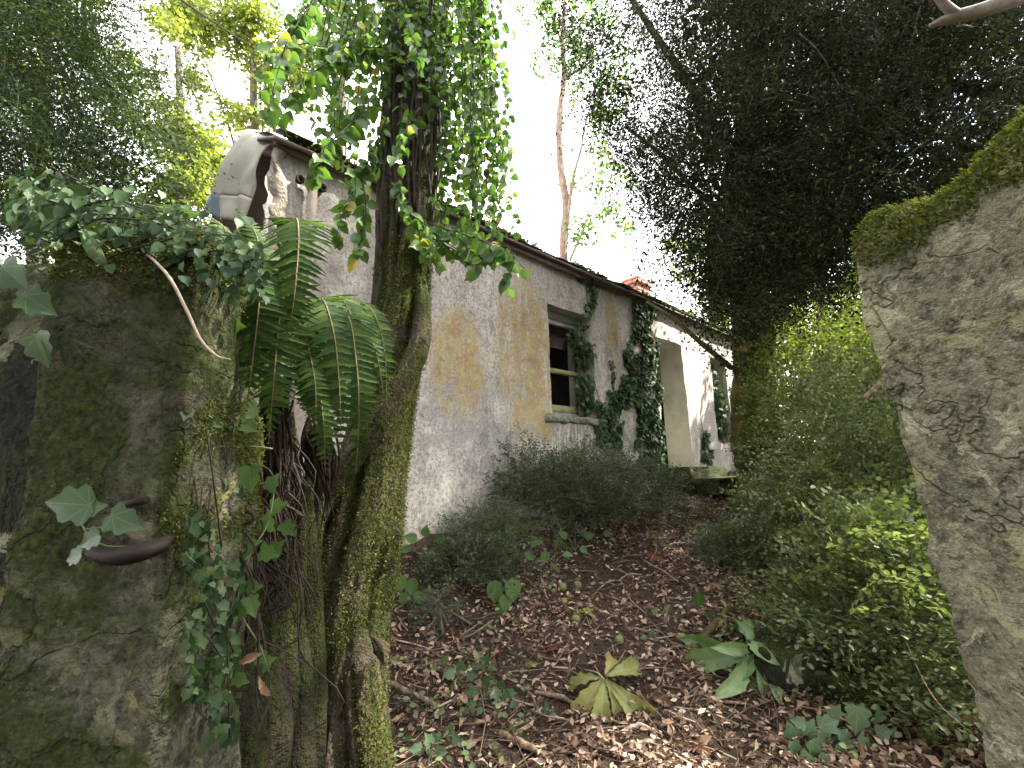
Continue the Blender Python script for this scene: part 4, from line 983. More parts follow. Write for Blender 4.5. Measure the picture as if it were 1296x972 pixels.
# ---- trees beyond
def C(u, v, y, r): return (*P(u, v, y), r)
def ground_at(u, y): 
    p = P(u, 560, y); return (p[0], p[1], float(gz(p[0], p[1])) - .1)
GB = 'trees beyond the cottage'
tree('leafy_tree', 'sunlit yellow green tree seen just left of the tarpaulin', ground_at(225, 8.5), P(225, 60, 8.5), .16, .06, [C(235, 150, 8.5, 1.0), C(215, 230, 8.3, .8), C(262, 215, 8.8, .7), C(180, 250, 8.2, .8)], 520, .46, M_BRIGHT, M_BARK2, GB, 5, seed=1)
tree('leafy_tree', 'tall pale green tree filling the gap above the tarpaulin', ground_at(330, 12), P(320, -20, 12), .2, .07, [C(300, 30, 11.5, 1.5), C(352, 100, 12, 1.2), C(250, 40, 12, 1.3), C(318, 150, 12, .8)], 620, .55, M_BRIGHT, M_BARK2, GB, 6, seed=2)
tree('leafy_tree', 'mid green tree behind the drooping boughs at far left', ground_at(60, 8), P(60, 20, 8), .2, .08, [C(60, 120, 8, 1.3), C(130, 40, 8.5, 1.2), C(-20, 200, 8, 1.3), C(110, 240, 8, .7), C(20, 20, 8.5, 1.4)], 480, .5, M_BRIGHT, M_BARK2, GB, 5, seed=3)
tree('leafy_tree', 'thin green tree rising behind the leaning mossy tree', ground_at(430, 13), P(440, -60, 13), .18, .06, [C(420, 90, 13, 1.3), C(470, 40, 13, 1.2), C(400, 20, 13, 1.3)], 260, .55, M_OVATE, M_BARK2, GB, 5, seed=4)
tree('leafy_tree', 'light green tree beyond the far end of the cottage roof', ground_at(905, 15), P(900, 260, 15), .16, .05, [C(893, 330, 15, 1.5), C(935, 290, 15, 1.6), C(880, 400, 15, 1.0), C(960, 380, 14, 1.5)], 520, .5, M_BRIGHT, M_BARK2, GB, 5, seed=5)
tree('leafy_tree', 'bright low green tree between the mossy yew trunk and the right pier', ground_at(1040, 8.4), P(1040, 330, 8.4), .14, .05, [C(1015, 440, 8.2, .9), C(1060, 400, 8.4, .9), C(1000, 500, 8.2, .8), C(1085, 470, 8, .9)], 520, .42, M_BRIGHT, M_BARK2, GB, 5, seed=7)
tree('leafy_tree', 'dense dark green tree behind the hedge on the right', ground_at(1100, 9), P(1110, 250, 9), .2, .08, [C(1060, 380, 9.5, 1.4), C(1160, 330, 9, 1.6), C(1130, 470, 9, 1.4), C(1250, 300, 8.5, 1.6), C(1010, 520, 10, 1.2), C(1250, 500, 8, 1.6), C(1010, 300, 10, 1.4)], 900, .55, M_HEM, M_BARK2, GB, 5, seed=6)
# slender pale-barked tree behind the roof
bt = empty('slender_tree', ground_at(717, 9.5), 'slender pale brown trunk forking behind the cottage roof', 'tree')
bb = np.array(ground_at(717, 9.5))
pl = [bb, P(717, 400, 9.5), P(713, 320, 9.5), P(716, 260, 9.5), P(709, 205, 9.5), P(708, 150, 9.5), P(714, 95, 9.5), P(712, 40, 9.5), P(722, -60, 9.5)]
a_ = tube(pl, [.12, .105, .095, .09, .08, .075, .065, .05, .03], 20, 140, .22, 7, 31, .5); obj('trunk', a_[0], [a_[1], a_[2]], M_BIRCH, bt, smooth=True)
mb = MB()
for pl, r in (([P(714, 322, 9.5), P(724, 235, 9.4), P(735, 190, 9.4), P(746, 140, 9.3), P(775, 110, 9.2)], .05), ([P(721, 330, 9.5), P(742, 280, 9.3), P(752, 220, 9.2), P(758, 180, 9.2)], .028), ([P(714, 100, 9.5), P(745, 80, 9.3), P(790, 50, 9.1)], .035), ([P(709, 160, 9.5), P(740, 125, 9.4), P(780, 118, 9.2)], .022), ([P(709, 200, 9.5), P(690, 190, 9.5), P(688, 175, 9.5)], .012), ([P(712, 60, 9.5), P(700, 20, 9.5), P(690, -30, 9.5)], .03)):
    mb.add(*tube(pl, [r, r * .6, r * .2], 8, 30, .15, 6, 3))
mb.build('limb', M_BIRCH, bt, smooth=True)
pc = np.concatenate([np.array([P(u_, v_, 9.3)]) + rng.normal(size=(m, 3)) * sd for u_, v_, m, sd in ((740, 60, 60, .5), (715, 20, 50, .5), (770, 110, 40, .45), (750, 200, 18, .35), (765, 270, 14, .3), (735, 290, 8, .3), (780, 230, 14, .35), (700, 10, 30, .4))])
obj('crown', *sprays(TWIGLEAF, pc, unit(rng.normal(size=(len(pc), 3)) * .5 + np.array([0, 0, -.8])), rnd(len(pc)), rng.uniform(.3, .55, len(pc))), M_OVATE, bt)
# ---- trees that stand behind the gateway and shade it (they close over the path above the picture)
GG = 'trees shading the gateway'
def shade_tree(label, base, crown, n, seed):
    base = (*base, float(gz(*base)) - .1)
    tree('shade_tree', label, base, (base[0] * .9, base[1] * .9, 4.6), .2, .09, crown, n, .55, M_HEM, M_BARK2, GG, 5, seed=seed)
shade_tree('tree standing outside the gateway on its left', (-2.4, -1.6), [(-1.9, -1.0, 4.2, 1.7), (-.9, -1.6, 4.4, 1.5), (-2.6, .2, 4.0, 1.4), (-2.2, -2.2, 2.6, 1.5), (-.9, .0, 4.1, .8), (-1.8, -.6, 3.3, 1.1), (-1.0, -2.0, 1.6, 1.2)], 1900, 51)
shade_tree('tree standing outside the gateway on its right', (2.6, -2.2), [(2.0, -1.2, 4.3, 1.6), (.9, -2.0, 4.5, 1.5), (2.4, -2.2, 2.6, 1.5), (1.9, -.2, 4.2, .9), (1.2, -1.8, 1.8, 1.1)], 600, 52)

# ------------------------------------------------------------------ wall ivy
def ivy_wall(label, areas, n, size, seed, stems):
    rs = np.random.default_rng(seed); pts = []
    for poly, share, qmin, qmax in areas:
        poly = np.array(poly); m = 0; tgt = int(n * share); lo, hi = poly.min(0), poly.max(0)
        while m < tgt:
            s = rs.uniform(lo[0], hi[0], tgt); z = rs.uniform(lo[1], hi[1], tgt)
            wob = .09 * fbm(np.stack([s * 4, z * 4, s * 0 + seed], -1), 3, seed)
            i = inpoly(s + wob, z + wob, [tuple(p) for p in poly]) & (fbm(np.stack([s * 5, z * 5, s * 0], -1), 3, seed + 9) > -.55)
            s, z = s[i], z[i]; m += len(s)
            q = -(rs.random(len(s)) ** 1.5) * (qmax - qmin) - qmin
            pts.append(np.array([SZ(*t) for t in zip(s, q, z)]))
    p = np.concatenate(pts); n = len(p)
    t = empty('wall_ivy', p[np.argmin(p[:, 2])], label, 'ivy', 'ivy growing on the facade')
    ax = unit(rs.normal(size=(n, 3)) * .45 + np.array([0, 0, -.75]) + N3 * .35)
    nm = unit(N3 + rs.normal(size=(n, 3)) * .45 + np.array([0, 0, .35]))
    obj('foliage', *place(IVY, p, ax, nm, rs.uniform(.6, 1.25, n) * size), M_IVY, t, kind='stuff')
    mb = MB()
    for st in stems:
        mb.add(*tube([SZ(s + .02 * rs.normal(), -.012, z) for s, z in st], [.012, .008, .004], 6, 30, .1, 8, 2))
    mb.build('stem', M_STEM, t)
ivy_wall('broad column of dark ivy climbing the facade between window and doorway',
         [([(5.62, 3.78), (6.30, 3.78), (6.26, 3.3), (6.2, 2.6), (6.22, 1.9), (6.18, 1.2), (5.30, 1.15), (5.42, 1.7), (5.62, 2.1), (5.40, 2.35), (5.25, 2.8), (5.42, 3.0), (5.60, 3.15)], 1.0, .008, .06)], 3000, .060, 1,
         [[(5.7, 1.1), (5.75, 1.8), (5.8, 2.6), (5.9, 3.5)], [(6.1, 1.1), (6.05, 2.2), (6.15, 3.6)], [(5.5, 1.2), (5.65, 1.9), (5.4, 2.8)]])
ivy_wall('ivy filling the right side of the glassless window and spilling below its sill',
         [([(4.40, 3.12), (4.62, 3.15), (4.66, 2.6), (4.70, 1.95), (4.42, 1.95), (4.48, 2.3), (4.36, 2.5), (4.42, 2.75), (4.34, 2.9)], .30, -.13, .03),
          ([(4.55, 2.15), (5.0, 2.2), (5.25, 2.45), (5.2, 2.0), (5.1, 1.75), (5.12, 1.3), (4.95, 1.3), (4.85, 1.6), (4.58, 1.75)], .54, .01, .06),
          ([(4.9, 2.2), (5.0, 2.75), (5.08, 2.75), (5.05, 2.2)], .03, .01, .03), ([(5.15, 2.3), (5.4, 2.6), (5.5, 2.5), (5.3, 2.1)], .13, .01, .09)], 1700, .056, 2,
         [[(5.0, 1.1), (5.0, 1.6), (4.75, 2.1), (4.55, 2.7)]])
ivy_wall('small sparse tuft of ivy hanging from the eave above the window', [([(4.42, 3.78), (4.82, 3.78), (4.72, 3.4), (4.62, 3.22), (4.55, 3.3), (4.45, 3.6)], 1, .01, .05)], 190, .06, 3, [[(4.6, 3.76), (4.62, 3.5), (4.64, 3.25)]])
ivy_wall('ivy hanging inside the far window recess behind the mossy trunk', [([(8.45, 3.1), (8.75, 3.1), (8.8, 1.8), (8.3, 1.72), (8.4, 2.4)], 1, -.2, .0)], 240, .08, 4, [[(8.5, 1.75), (8.6, 2.4), (8.6, 3.0)]])
ivy_wall('thin ivy creeping up the sunlit wall right of the doorway', [([(7.35, 1.35), (7.9, 1.35), (7.75, 1.7), (7.6, 2.1), (7.5, 2.1), (7.5, 1.7)], 1, .01, .06)], 150, .07, 5, [[(7.6, 1.3), (7.58, 1.7), (7.55, 2.1)]])

# ------------------------------------------------------------------ shrubs
def shrub(label, c, rad, n, size, mat, seed, tm=LONS, group='small leaved shrubs', arch=.5, nstem=14, bias=(0, 0, 0), name='honeysuckle_shrub', zmin=None):
    rs = np.random.default_rng(seed); c = np.array(c, float)
    if len(c) == 2: c = np.array([*c, float(gz(*c))])
    rad = np.array(rad, float)
    t = empty(name, c, label, 'shrub', group)
    d = unit(rs.normal(size=(n, 3))); d[:, 2] = np.abs(d[:, 2]) * 1.1 - .12
    lump = 1 + .30 * fbm(d * 2.1 + seed, 3, seed)
    r = (rs.random((n, 1)) ** .38)
    p = c + d * r * rad * lump[:, None] + np.array([0, 0, .04]); 
    p[:, 2] = np.maximum(p[:, 2], gz(p[:, 0], p[:, 1]) + .03)
    s_, q_ = facade(p); ok = (q_ < -.05) | (s_ > 12.6); p, d = p[ok], d[ok]; n = len(p)
    ax = unit(d * np.array([1, 1, .8]) + rs.normal(size=(n, 3)) * .45 + np.array([0, 0, .25]) + np.array(bias))
    nm = unit(rs.normal(size=(n, 3)) * .35 + np.array([0, 0, 1]))
    Vv, Ff = sprays(tm, p, ax, nm, rs.uniform(.55, 1.25, n) * size)
    s_, q_ = facade(Vv); Vv[:, :] += np.where((q_ > -.02) & (s_ < 12.4) & (Vv[:, 2] < 3.7), q_ + .02 + .03 * rs.random(len(q_)), 0)[:, None] * N3
    obj('foliage', Vv, Ff, mat, t)
    mb = MB()
    for k in range(nstem):
        e = c + unit(rs.normal(size=3) * np.array([1, 1, .4]) + np.array([0, 0, .7])) * rad * rs.uniform(.7, 1.15)
        s1, q1 = facade(e)
        if q1 > -.05: e = e + N3 * (q1 + .08)
        m = c + (e - c) * .5 + np.array([0, 0, .15 * rad[2]])
        mb.add(*tube([c + rs.normal(size=3) * .05, m, e], [.010, .006, .002], 5, 12))
    mb.build('stem', M_STEM, t)
    return t
def at(u, v): p = G(u, v); return (p[0], p[1])
# along the facade
shrub('large grey green shrub against the wall under the window', SZ(3.45, -.42, .88), (.90, .5, .60), 1700, .21, M_LONG, 1, tm=LONM)
shrub('low grey green shrub between the window and the ivy column', SZ(4.65, -.36, 1.03), (.65, .36, .32), 800, .19, M_LONG, 2, tm=LONM)
shrub('small twiggy shrub at the wall foot behind the mossy tree', SZ(2.55, -.5, .78), (.40, .34, .22), 320, .18, M_LONG, 3)
shrub('dark low bush in front of the large shrub under the window', at(600, 735), (.36, .26, .26), 460, .17, M_LONG, 4, tm=LONB)
shrub('little upright bush on the litter right of the mossy tree', at(556, 795), (.12, .12, .22), 100, .14, M_LONG, 5)
shrub('low shrub at the foot of the ivy column left of the steps', SZ(5.4, -.25, 1.05), (.3, .16, .16), 110, .18, M_LON, 6)
# the overgrown hedge on the right of the path
shrub('tall sunlit hedge shrub right of the mossy trunk', (3.75, 5.2), (.95, .95, 2.75), 1900, .40, M_HEDGEB, 11, tm=LONM, name='hedge_shrub', nstem=26)
shrub('middle hedge shrub spreading behind the right gate pier', (2.85, 3.75), (.95, .95, 1.75), 1700, .34, M_LON, 12, tm=LONM, name='hedge_shrub', nstem=26)
shrub('front hedge shrub arching over the dark hollow beside the right gate pier', (2.15, 2.8), (.64, .55, .95), 1050, .28, M_LON, 13, tm=LONB, name='hedge_shrub', nstem=22, bias=(-.2, -.35, 0))
shrub('low hedge growth beside the middle of the path', (3.0, 4.75), (.6, .6, .8), 800, .28, M_LON, 14, tm=LONM, name='hedge_shrub')
shrub('grey green creeping shrub at the right edge of the path', at(925, 705), (.34, .30, .20), 300, .19, M_LONG, 15, tm=LONM, name='hedge_shrub')
shrub('low sprawling shrub round the foot of the mossy yew trunk', (3.6, 5.9), (.5, .45, .55), 320, .26, M_LON, 16, name='hedge_shrub')
shrub('hedge shrub at the far end of the facade beyond the trunk', (5.2, 7.4), (.8, .7, 1.15), 460, .4, M_LON, 17, name='hedge_shrub')
shrub('shaded hedge shrub on the far right behind the pier', (4.6, 3.9), (1.2, 1.2, 2.3), 900, .45, M_LON, 18, name='hedge_shrub')
# bare arching canes in the hedge
mb = MB()
for a in ([(955, 640, 4.2), (1010, 690, 3.6), (1080, 770, 3.0), (1130, 830, 2.6)], [(1130, 640, 3.0), (1180, 690, 2.6), (1215, 740, 2.3)], [(1225, 925, 2.0), (1180, 880, 2.1), (1150, 820, 2.3), (1140, 790, 2.4)], [(870, 690, 5.0), (905, 645, 5), (912, 620, 5)], [(1000, 560, 4.2), (1050, 600, 3.9), (1090, 650, 3.6)], [(1130, 700, 2.6), (1190, 710, 2.5), (1220, 705, 2.4)], [(1020, 770, 2.6), (1100, 790, 2.5), (1180, 790, 2.4)]):
    mb.add(*tube([P(*x) for x in a], [.0015, .0014, .0007], 5, 24))
V_, F_ = mb.out(); obj('bramble_cane', V_, F_, M_STICK, None, 'long thin bare canes arching through the hedge on the right', 'cane', kind='stuff')
Vb, Fq, Ft = tube([P(1092, 505, 3.0), P(1112, 486, 2.95), P(1126, 470, 2.9)], [.012, .015, .010], 10, 16, .35)
obj('broken_branch', Vb, [Fq, Ft], M_STICK, None, 'short pale broken branch stub poking out of the hedge beside the right pier', 'branch', smooth=True)
Vb, Fq, Ft = tube([WP(818, 382, -.25), WP(850, 402, -.55), WP(885, 432, -.85), WP(926, 466, -1.0)], [.022, .028, .032, .04], 10, 40, .2)
obj('leaning_branch', Vb, [Fq, Ft], M_MOSSTRUNK, None, 'mossy branch leaning from the mossy trunk up to the eave above the doorway', 'branch', smooth=True)

# ------------------------------------------------------------------ ferns
def frond(parent, pl, wid, npin=42, n0=unit(np.array([0, -.4, 1.])), size_cut=1.0):
    """one arching frond: scaly stalk and toothed leaflets along both sides"""
    c = spline(pl, 40); L = np.concatenate([[0], np.cumsum(np.linalg.norm(np.diff(c, axis=0), axis=1))])
    T = unit(np.gradient(c, axis=0)); mb = MB()
    nt_ = 8
    for k in range(npin):
        t = .10 + .90 * k / npin; x = t * L[-1]
        p = np.array([np.interp(x, L, c[:, i]) for i in range(3)]); d = unit(np.array([np.interp(x, L, T[:, i]) for i in range(3)]))
        lat = unit(np.cross(d, n0)); nn = np.cross(lat, d)
        ln = wid * (np.interp(t, [.0, .10, .3, .6, .85, 1], [.35, .5, .9, 1, .55, .08])) * rng.uniform(.82, 1.08)
        hw = min(L[-1] * .9 / npin * .52, ln * .25)
        for sg in (-1, 1):
            ax = unit(lat * sg + d * .30 - nn * .08 + rng.normal(size=3) * .075)
            w_ = unit(np.cross(ax, nn)); V = []; tl = np.linspace(0, 1, nt_)
            for i, tt in enumerate(tl):
                h = hw * (1 - tt ** 2.2) * (1.0 if i % 2 else .72) + .0004
                o = p + ax * ln * tt - nn * (.16 * ln * tt * tt) + d * ln * .10 * tt * tt
                V += [o - w_ * h + nn * .0015, o - nn * .0015, o + w_ * h + nn * .0015]
            mb.add(V, gridfaces(nt_, 3))
    Vv, Ff = mb.out(); f = obj('frond', Vv, Ff, M_FERN, parent, smooth=False)
    a_ = tube(c, [.0040, .0028, .0008], 6); obj('stalk', a_[0], [a_[1], a_[2]], M_FSTALK, f)
f1 = P(338, 470, 1.42)
fern = empty('fern', P(345, 500, 1.5), 'big hanging fern with broad fronds growing behind the left gate pier', 'fern', 'ferns at the left pier')
for pl, wd in (([P(345, 470, 1.48), P(352, 360, 1.45), P(372, 280, 1.36), P(378, 300, 1.27), P(372, 380, 1.22), P(362, 432, 1.22)], .115),
               ([P(338, 480, 1.45), P(328, 400, 1.36), P(325, 330, 1.26), P(328, 380, 1.20), P(318, 470, 1.19), P(312, 520, 1.21)], .115),
               ([P(345, 470, 1.45), P(310, 360, 1.38), P(268, 315, 1.30), P(225, 330, 1.24), P(196, 360, 1.22)], .085),
               ([P(350, 480, 1.5), P(320, 350, 1.5), P(280, 285, 1.46), P(225, 262, 1.42), P(165, 262, 1.4)], .085),
               ([P(345, 475, 1.44), P(352, 400, 1.36), P(360, 360, 1.28), P(352, 420, 1.21), P(345, 500, 1.19), P(340, 560, 1.21)], .10),
               ([P(340, 475, 1.44), P(315, 400, 1.36), P(290, 372, 1.28), P(283, 430, 1.23), P(282, 490, 1.23)], .075),
               ([P(345, 470, 1.52), P(340, 380, 1.55), P(325, 300, 1.58), P(300, 262, 1.6)], .08)):
    frond(fern, pl, wd)
mb = MB()
for k in range(120):
    a = P(330 + rng.normal() * 12, 470 + rng.normal() * 10, 1.46); b = P(335 + rng.normal() * 14, 610 + rng.normal() * 30, 1.5)
    mb.add(*tube([a, (a + b) / 2 + rng.normal(size=3) * .03, b + rng.normal(size=3) * .03], [.005, .006, .002], 6, 18, .5, 14, k))
mb.build('rootstock', M_RHIZ, fern)
fern2 = empty('fern', P(405, 560, 1.75), 'fern with narrow dark fronds drooping beside the leaning mossy trunk', 'fern', 'ferns at the left pier')
for pl, wd in (([P(400, 545, 1.75), P(405, 440, 1.70), P(425, 375, 1.60), P(452, 420, 1.54), P(462, 500, 1.52), P(466, 560, 1.54)], .085),
               ([P(398, 545, 1.72), P(392, 440, 1.64), P(405, 378, 1.52), P(422, 420, 1.46), P(430, 500, 1.45), P(432, 580, 1.47)], .105),
               ([P(402, 545, 1.78), P(420, 440, 1.75), P(448, 392, 1.70), P(474, 440, 1.64), P(486, 500, 1.64)], .07),
               ([P(404, 545, 1.70), P(418, 430, 1.62), P(440, 400, 1.52), P(452, 470, 1.47), P(454, 540, 1.47), P(450, 600, 1.49)], .085),
               ([P(404, 550, 1.72), P(385, 470, 1.62), P(396, 452, 1.5), P(408, 520, 1.43), P(412, 600, 1.45)], .085),
               ([P(404, 545, 1.82), P(440, 400, 1.82), P(468, 390, 1.78), P(486, 440, 1.74), P(490, 520, 1.72)], .07),
               ([P(396, 545, 1.70), P(378, 450, 1.60), P(384, 420, 1.5), P(398, 480, 1.42), P(400, 545, 1.42)], .075)):
    frond(fern2, pl, wd)
mb = MB()
for k in range(70):
    a = P(402 + rng.normal() * 6, 530 + rng.normal() * 8, 1.74); b = P(410 + rng.normal() * 6, 610 + rng.normal() * 20, 1.78)
    mb.add(*tube([a, (a + b) / 2 + rng.normal(size=3) * .02, b + rng.normal(size=3) * .02], [.0045, .006, .002], 6, 16, .5, 14, k))
mb.build('rootstock', M_RHIZ, fern2)

# ------------------------------------------------------------------ ivy sprigs and stems about the left pier
def sdir(deg, back=0.0): return unit(CR * cos(radians(deg)) + CU * sin(radians(deg)) + CB * back)
def sprig(label, leaves, stem, mat=M_IVYPALE, tmpl=('ivy', IVY), smat=M_GSTEM, r=.0022, cat='ivy', name='ivy_sprig', group='ivy sprigs round the left pier'):
    """leaves: (u, v, depth, pixels, degrees); stem: list of polylines in (u, v, depth)"""
    p0 = P(*stem[0][0]) if stem else P(*leaves[0][:3])
    t = empty(name, p0, label, cat, group)
    for st in stem:
        a_ = tube([P(*x) for x in st], [r, r * .6], 6, 14); obj('stem', a_[0], [a_[1], a_[2]], smat, t)
    for u, v, y, px, dg in leaves:
        sc = px * y / F; ax = sdir(dg, rng.uniform(-.1, .35)); nm = unit(CB + CU * .35 + rng.normal(size=3) * .22)
        leaf_obj(t, tmpl[0], tmpl[1], mat, P(u, v, y) - ax * sc * .45, ax, nm, sc)
    return t
sprig('large three lobed ivy leaves lying over the rusty hinge bracket', [(86, 638, .93, 56, 175), (158, 660, .92, 42, -25), (118, 642, .94, 30, 10), (92, 705, .95, 26, 200), (112, 684, .93, 30, -150)], [[(195, 690, 1.0), (130, 690, .95), (100, 660, .94), (90, 645, .935)], [(110, 670, .945), (140, 665, .93), (150, 660, .925)]])
sprig('dusty ivy leaf on the dark wall at the far left', [(50, 442, 1.0, 46, -75)], [[(75, 470, 1.06), (60, 455, 1.01), (48, 425, .99)]])
sprig('pair of narrow ivy leaves at the left edge above the dusty leaf', [(16, 350, .95, 52, -40), (48, 384, .96, 46, -35), (30, 372, .97, 26, -100)], [[(-10, 320, 1.0), (10, 345, .97), (45, 378, .965)]])
sprig('long drooping pale blade leaves hanging from the top of the left pier', [(62, 272, 1.0, 66, -52), (112, 308, 1.0, 62, -62), (84, 262, 1.02, 40, -30), (118, 300, 1.03, 34, -45)], [[(30, 240, 1.1), (45, 252, 1.05), (60, 268, 1.01)], [(70, 250, 1.08), (95, 280, 1.03), (108, 300, 1.01)]], tmpl=('long', LONGL))
sprig('bright green broad leaves on top of the left pier beside the fern', [(172, 284, 1.12, 44, -15), (232, 306, 1.12, 48, 60), (226, 330, 1.10, 36, 110), (250, 360, 1.1, 30, -60), (295, 372, 1.12, 30, 20), (156, 300, 1.1, 32, 190), (275, 392, 1.14, 26, -40)], [[(200, 345, 1.2), (215, 325, 1.13), (230, 312, 1.12)], [(200, 345, 1.2), (180, 300, 1.14), (165, 286, 1.12)]], M_HERB)
sprig('ivy sprig with a heart shaped leaf below the hanging fern', [(302, 518, 1.24, 42, 140), (316, 541, 1.23, 22, -20), (316, 606, 1.24, 34, -80)], [[(303, 572, 1.27), (308, 545, 1.25), (312, 528, 1.24)], [(303, 572, 1.27), (318, 552, 1.25), (324, 546, 1.24)], [(345, 568, 1.3), (318, 565, 1.27), (303, 572, 1.27)]], M_HERB, r=.003)
sprig('small ivy sprig on the gateway side of the left pier', [(236, 532, 1.10, 34, -70), (252, 518, 1.10, 22, 150), (270, 534, 1.11, 24, -30), (262, 520, 1.1, 24, 50)], [[(240, 512, 1.12), (256, 524, 1.11), (268, 530, 1.11)]])
sprig('ivy leaves over the fern stems near the pier edge', [(287, 388, 1.16, 34, -35), (270, 386, 1.16, 26, 190), (272, 402, 1.16, 22, -80), (300, 412, 1.18, 24, -10)], [[(240, 400, 1.2), (262, 392, 1.17), (285, 392, 1.16)], [(262, 430, 1.2), (285, 425, 1.18), (298, 415, 1.18)]], M_HERB)
sprig('young ivy trailing down the rooty face between pier and trunk', [(286, 690, 1.26, 26, 80), (292, 678, 1.26, 22, 140), (300, 745, 1.28, 26, -100), (318, 768, 1.3, 26, -60), (303, 776, 1.28, 24, -120), (318, 690, 1.3, 24, 30), (340, 700, 1.32, 26, -10), (350, 694, 1.34, 26, 50), (282, 716, 1.26, 22, 200), (322, 742, 1.3, 20, 0), (255, 760, 1.22, 26, 10), (338, 660, 1.34, 26, 80), (352, 640, 1.36, 24, 20), (365, 670, 1.38, 22, -50), (345, 610, 1.36, 24, 60), (330, 832, 1.34, 22, -30), (340, 838, 1.34, 20, 40), (305, 860, 1.3, 20, -20)],
      [[(350, 600, 1.37), (340, 660, 1.34), (318, 700, 1.3), (300, 760, 1.28), (312, 790, 1.3)], [(318, 700, 1.3), (290, 690, 1.27), (284, 672, 1.26)], [(312, 790, 1.3), (330, 820, 1.33), (340, 850, 1.34)]], M_HERB)
Vb, Fq, Ft = tube([P(180, 316, 1.04), P(212, 348, .965), P(236, 392, .94), P(254, 430, .935), P(274, 450, .945), P(292, 455, .95)], [.003, .0036, .0034, .003, .0026, .0015], 8, 50)
obj('arching_stem', Vb, [Fq, Ft], M_PALESTEM, None, 'bare pale stem arching over the front of the left gate pier', 'stem', smooth=True)
def mat_of_leaves(name, label, pts, size, mat, tm, parent_loc, twigs):
    n = len(pts); t = empty(name, parent_loc, label, 'ivy', 'ivy mats on the left pier')
    ax = unit(CR * rng.normal(size=(n, 1)) * .6 - CU * (.35 + .5 * rng.random((n, 1))) + CB * .35); nm = unit(CB * .7 + CU * .6 + rng.normal(size=(n, 3)) * .45)
    obj('foliage', *place(tm, pts, ax, nm, rng.uniform(.6, 1.25, n) * size), mat, t, kind='stuff', smooth=True)
    mb = MB()
    for k in range(twigs):
        i, j = rng.integers(0, n, 2); a, b = pts[i], pts[j]
        if np.linalg.norm(a - b) > .35: b = a + (b - a) * .35 / np.linalg.norm(a - b)
        mb.add(*tube([a, (a + b) / 2 + CB * .02 + rng.normal(size=3) * .015, b], [.0022, .0016], 5, 10))
    mb.build('stem', M_ROOT, t)
u = rng.uniform(20, 335, 1500); v = np.interp(u, [20, 130, 240, 335], [262, 276, 306, 345]) + rng.normal(size=1500) * 20; y = rng.uniform(.97, 1.42, 1500)
mat_of_leaves('ivy_mat', 'tangle of small leaves and ivy growing over the top of the left gate pier', np.array([P(*t) for t in zip(u, v, y)]), .032, M_IVY, OVATE, P(180, 330, 1.2), 110)
u = 238 + 66 * rng.random(520) ** 1.3; v = rng.uniform(430, 940, 520); y = np.interp(u, [238, 310], [1.07, 1.30]) - rng.uniform(.0, .05, 520); k = fbm(np.stack([u * .02, v * .012, u * 0], -1), 3, 7) > -.15
mat_of_leaves('ivy_mat', 'dark small leaved ivy smothering the gateway edge of the left pier', np.array([P(*t) for t in zip(u[k], v[k], y[k])]), .026, M_IVY, IVY, P(265, 900, 1.2), 16)
# hanging roots and dead stems between pier and trunk
mb = MB()
for k in range(95):
    u = 372 - 75 * rng.random() ** 1.4; v0 = rng.uniform(470, 720); L = rng.uniform(80, 260); y = np.interp(u, [238, 310, 372], [1.16, 1.36, 1.72]) - rng.uniform(0, .05)
    pl = [P(u + rng.normal() * 7 + t * rng.normal() * 30, v0 + t * L, y + rng.normal() * .012) for t in np.linspace(0, 1, 5)]
    mb.add(*tube(pl, [.004 + .006 * rng.random() ** 3, .003, .001], 5, 16))
V_, F_ = mb.out(); obj('root_curtain', V_, F_, M_ROOT, None, 'tangle of thin dead stems and roots between the left pier and the mossy trunk', 'roots', kind='stuff')
for k, (u, v, y, rr) in enumerate(((330, 720, 1.62, .15), (345, 800, 1.66, .17), (300, 880, 1.5, .13), (335, 640, 1.64, .12), (352, 560, 1.7, .11))): pass
ob_ = empty('mossy_bank', P(322, 880, 1.66), 'dark mossy stump of roots wedged between left pier and leaning tree', 'stump')
mb = MB()
for k in range(46):
    u = rng.uniform(268, 392); y = np.interp(u, [268, 392], [1.52, 2.02]) + rng.uniform(-.06, .12); v0 = rng.uniform(520, 640)
    mb.add(*tube([P(u + 12 * (1 - t) + rng.normal() * 5, v0 + t * (1000 - v0), y - .05 * t) for t in np.linspace(0, 1, 6)], [.012, .03, .042, .045 + .03 * rng.random(), .06], 12, 60, .3, 9, k, .3))
mb.build('root_mass', M_BARKD, ob_, smooth=True, kind='stuff')
for u, v, y, px, dg in ((300, 840, 1.30, 30, 30), (328, 856, 1.34, 28, -60), (274, 890, 1.24, 16, 100), (282, 778, 1.26, 22, 80)):
    p = P(u, v, y); sc = px * y / F; o = bpy.data.objects.new('dead_leaf', meshdata('dead_leaf', *LEAFLET, M_TAN)); o.matrix_world = leafmat4(p, sdir(dg, .3), unit(CB + CU * .4), sc)
    link(o, None, {300: 'pale curled dead leaf caught on the roots right of the left pier', 328: 'forked dead leaf lying lower down beside the mossy tree foot', 274: 'small rusty dead leaf stuck low on the left pier edge', 282: 'upright orange dead leaf under the young trailing ivy'}[u], 'leaf')

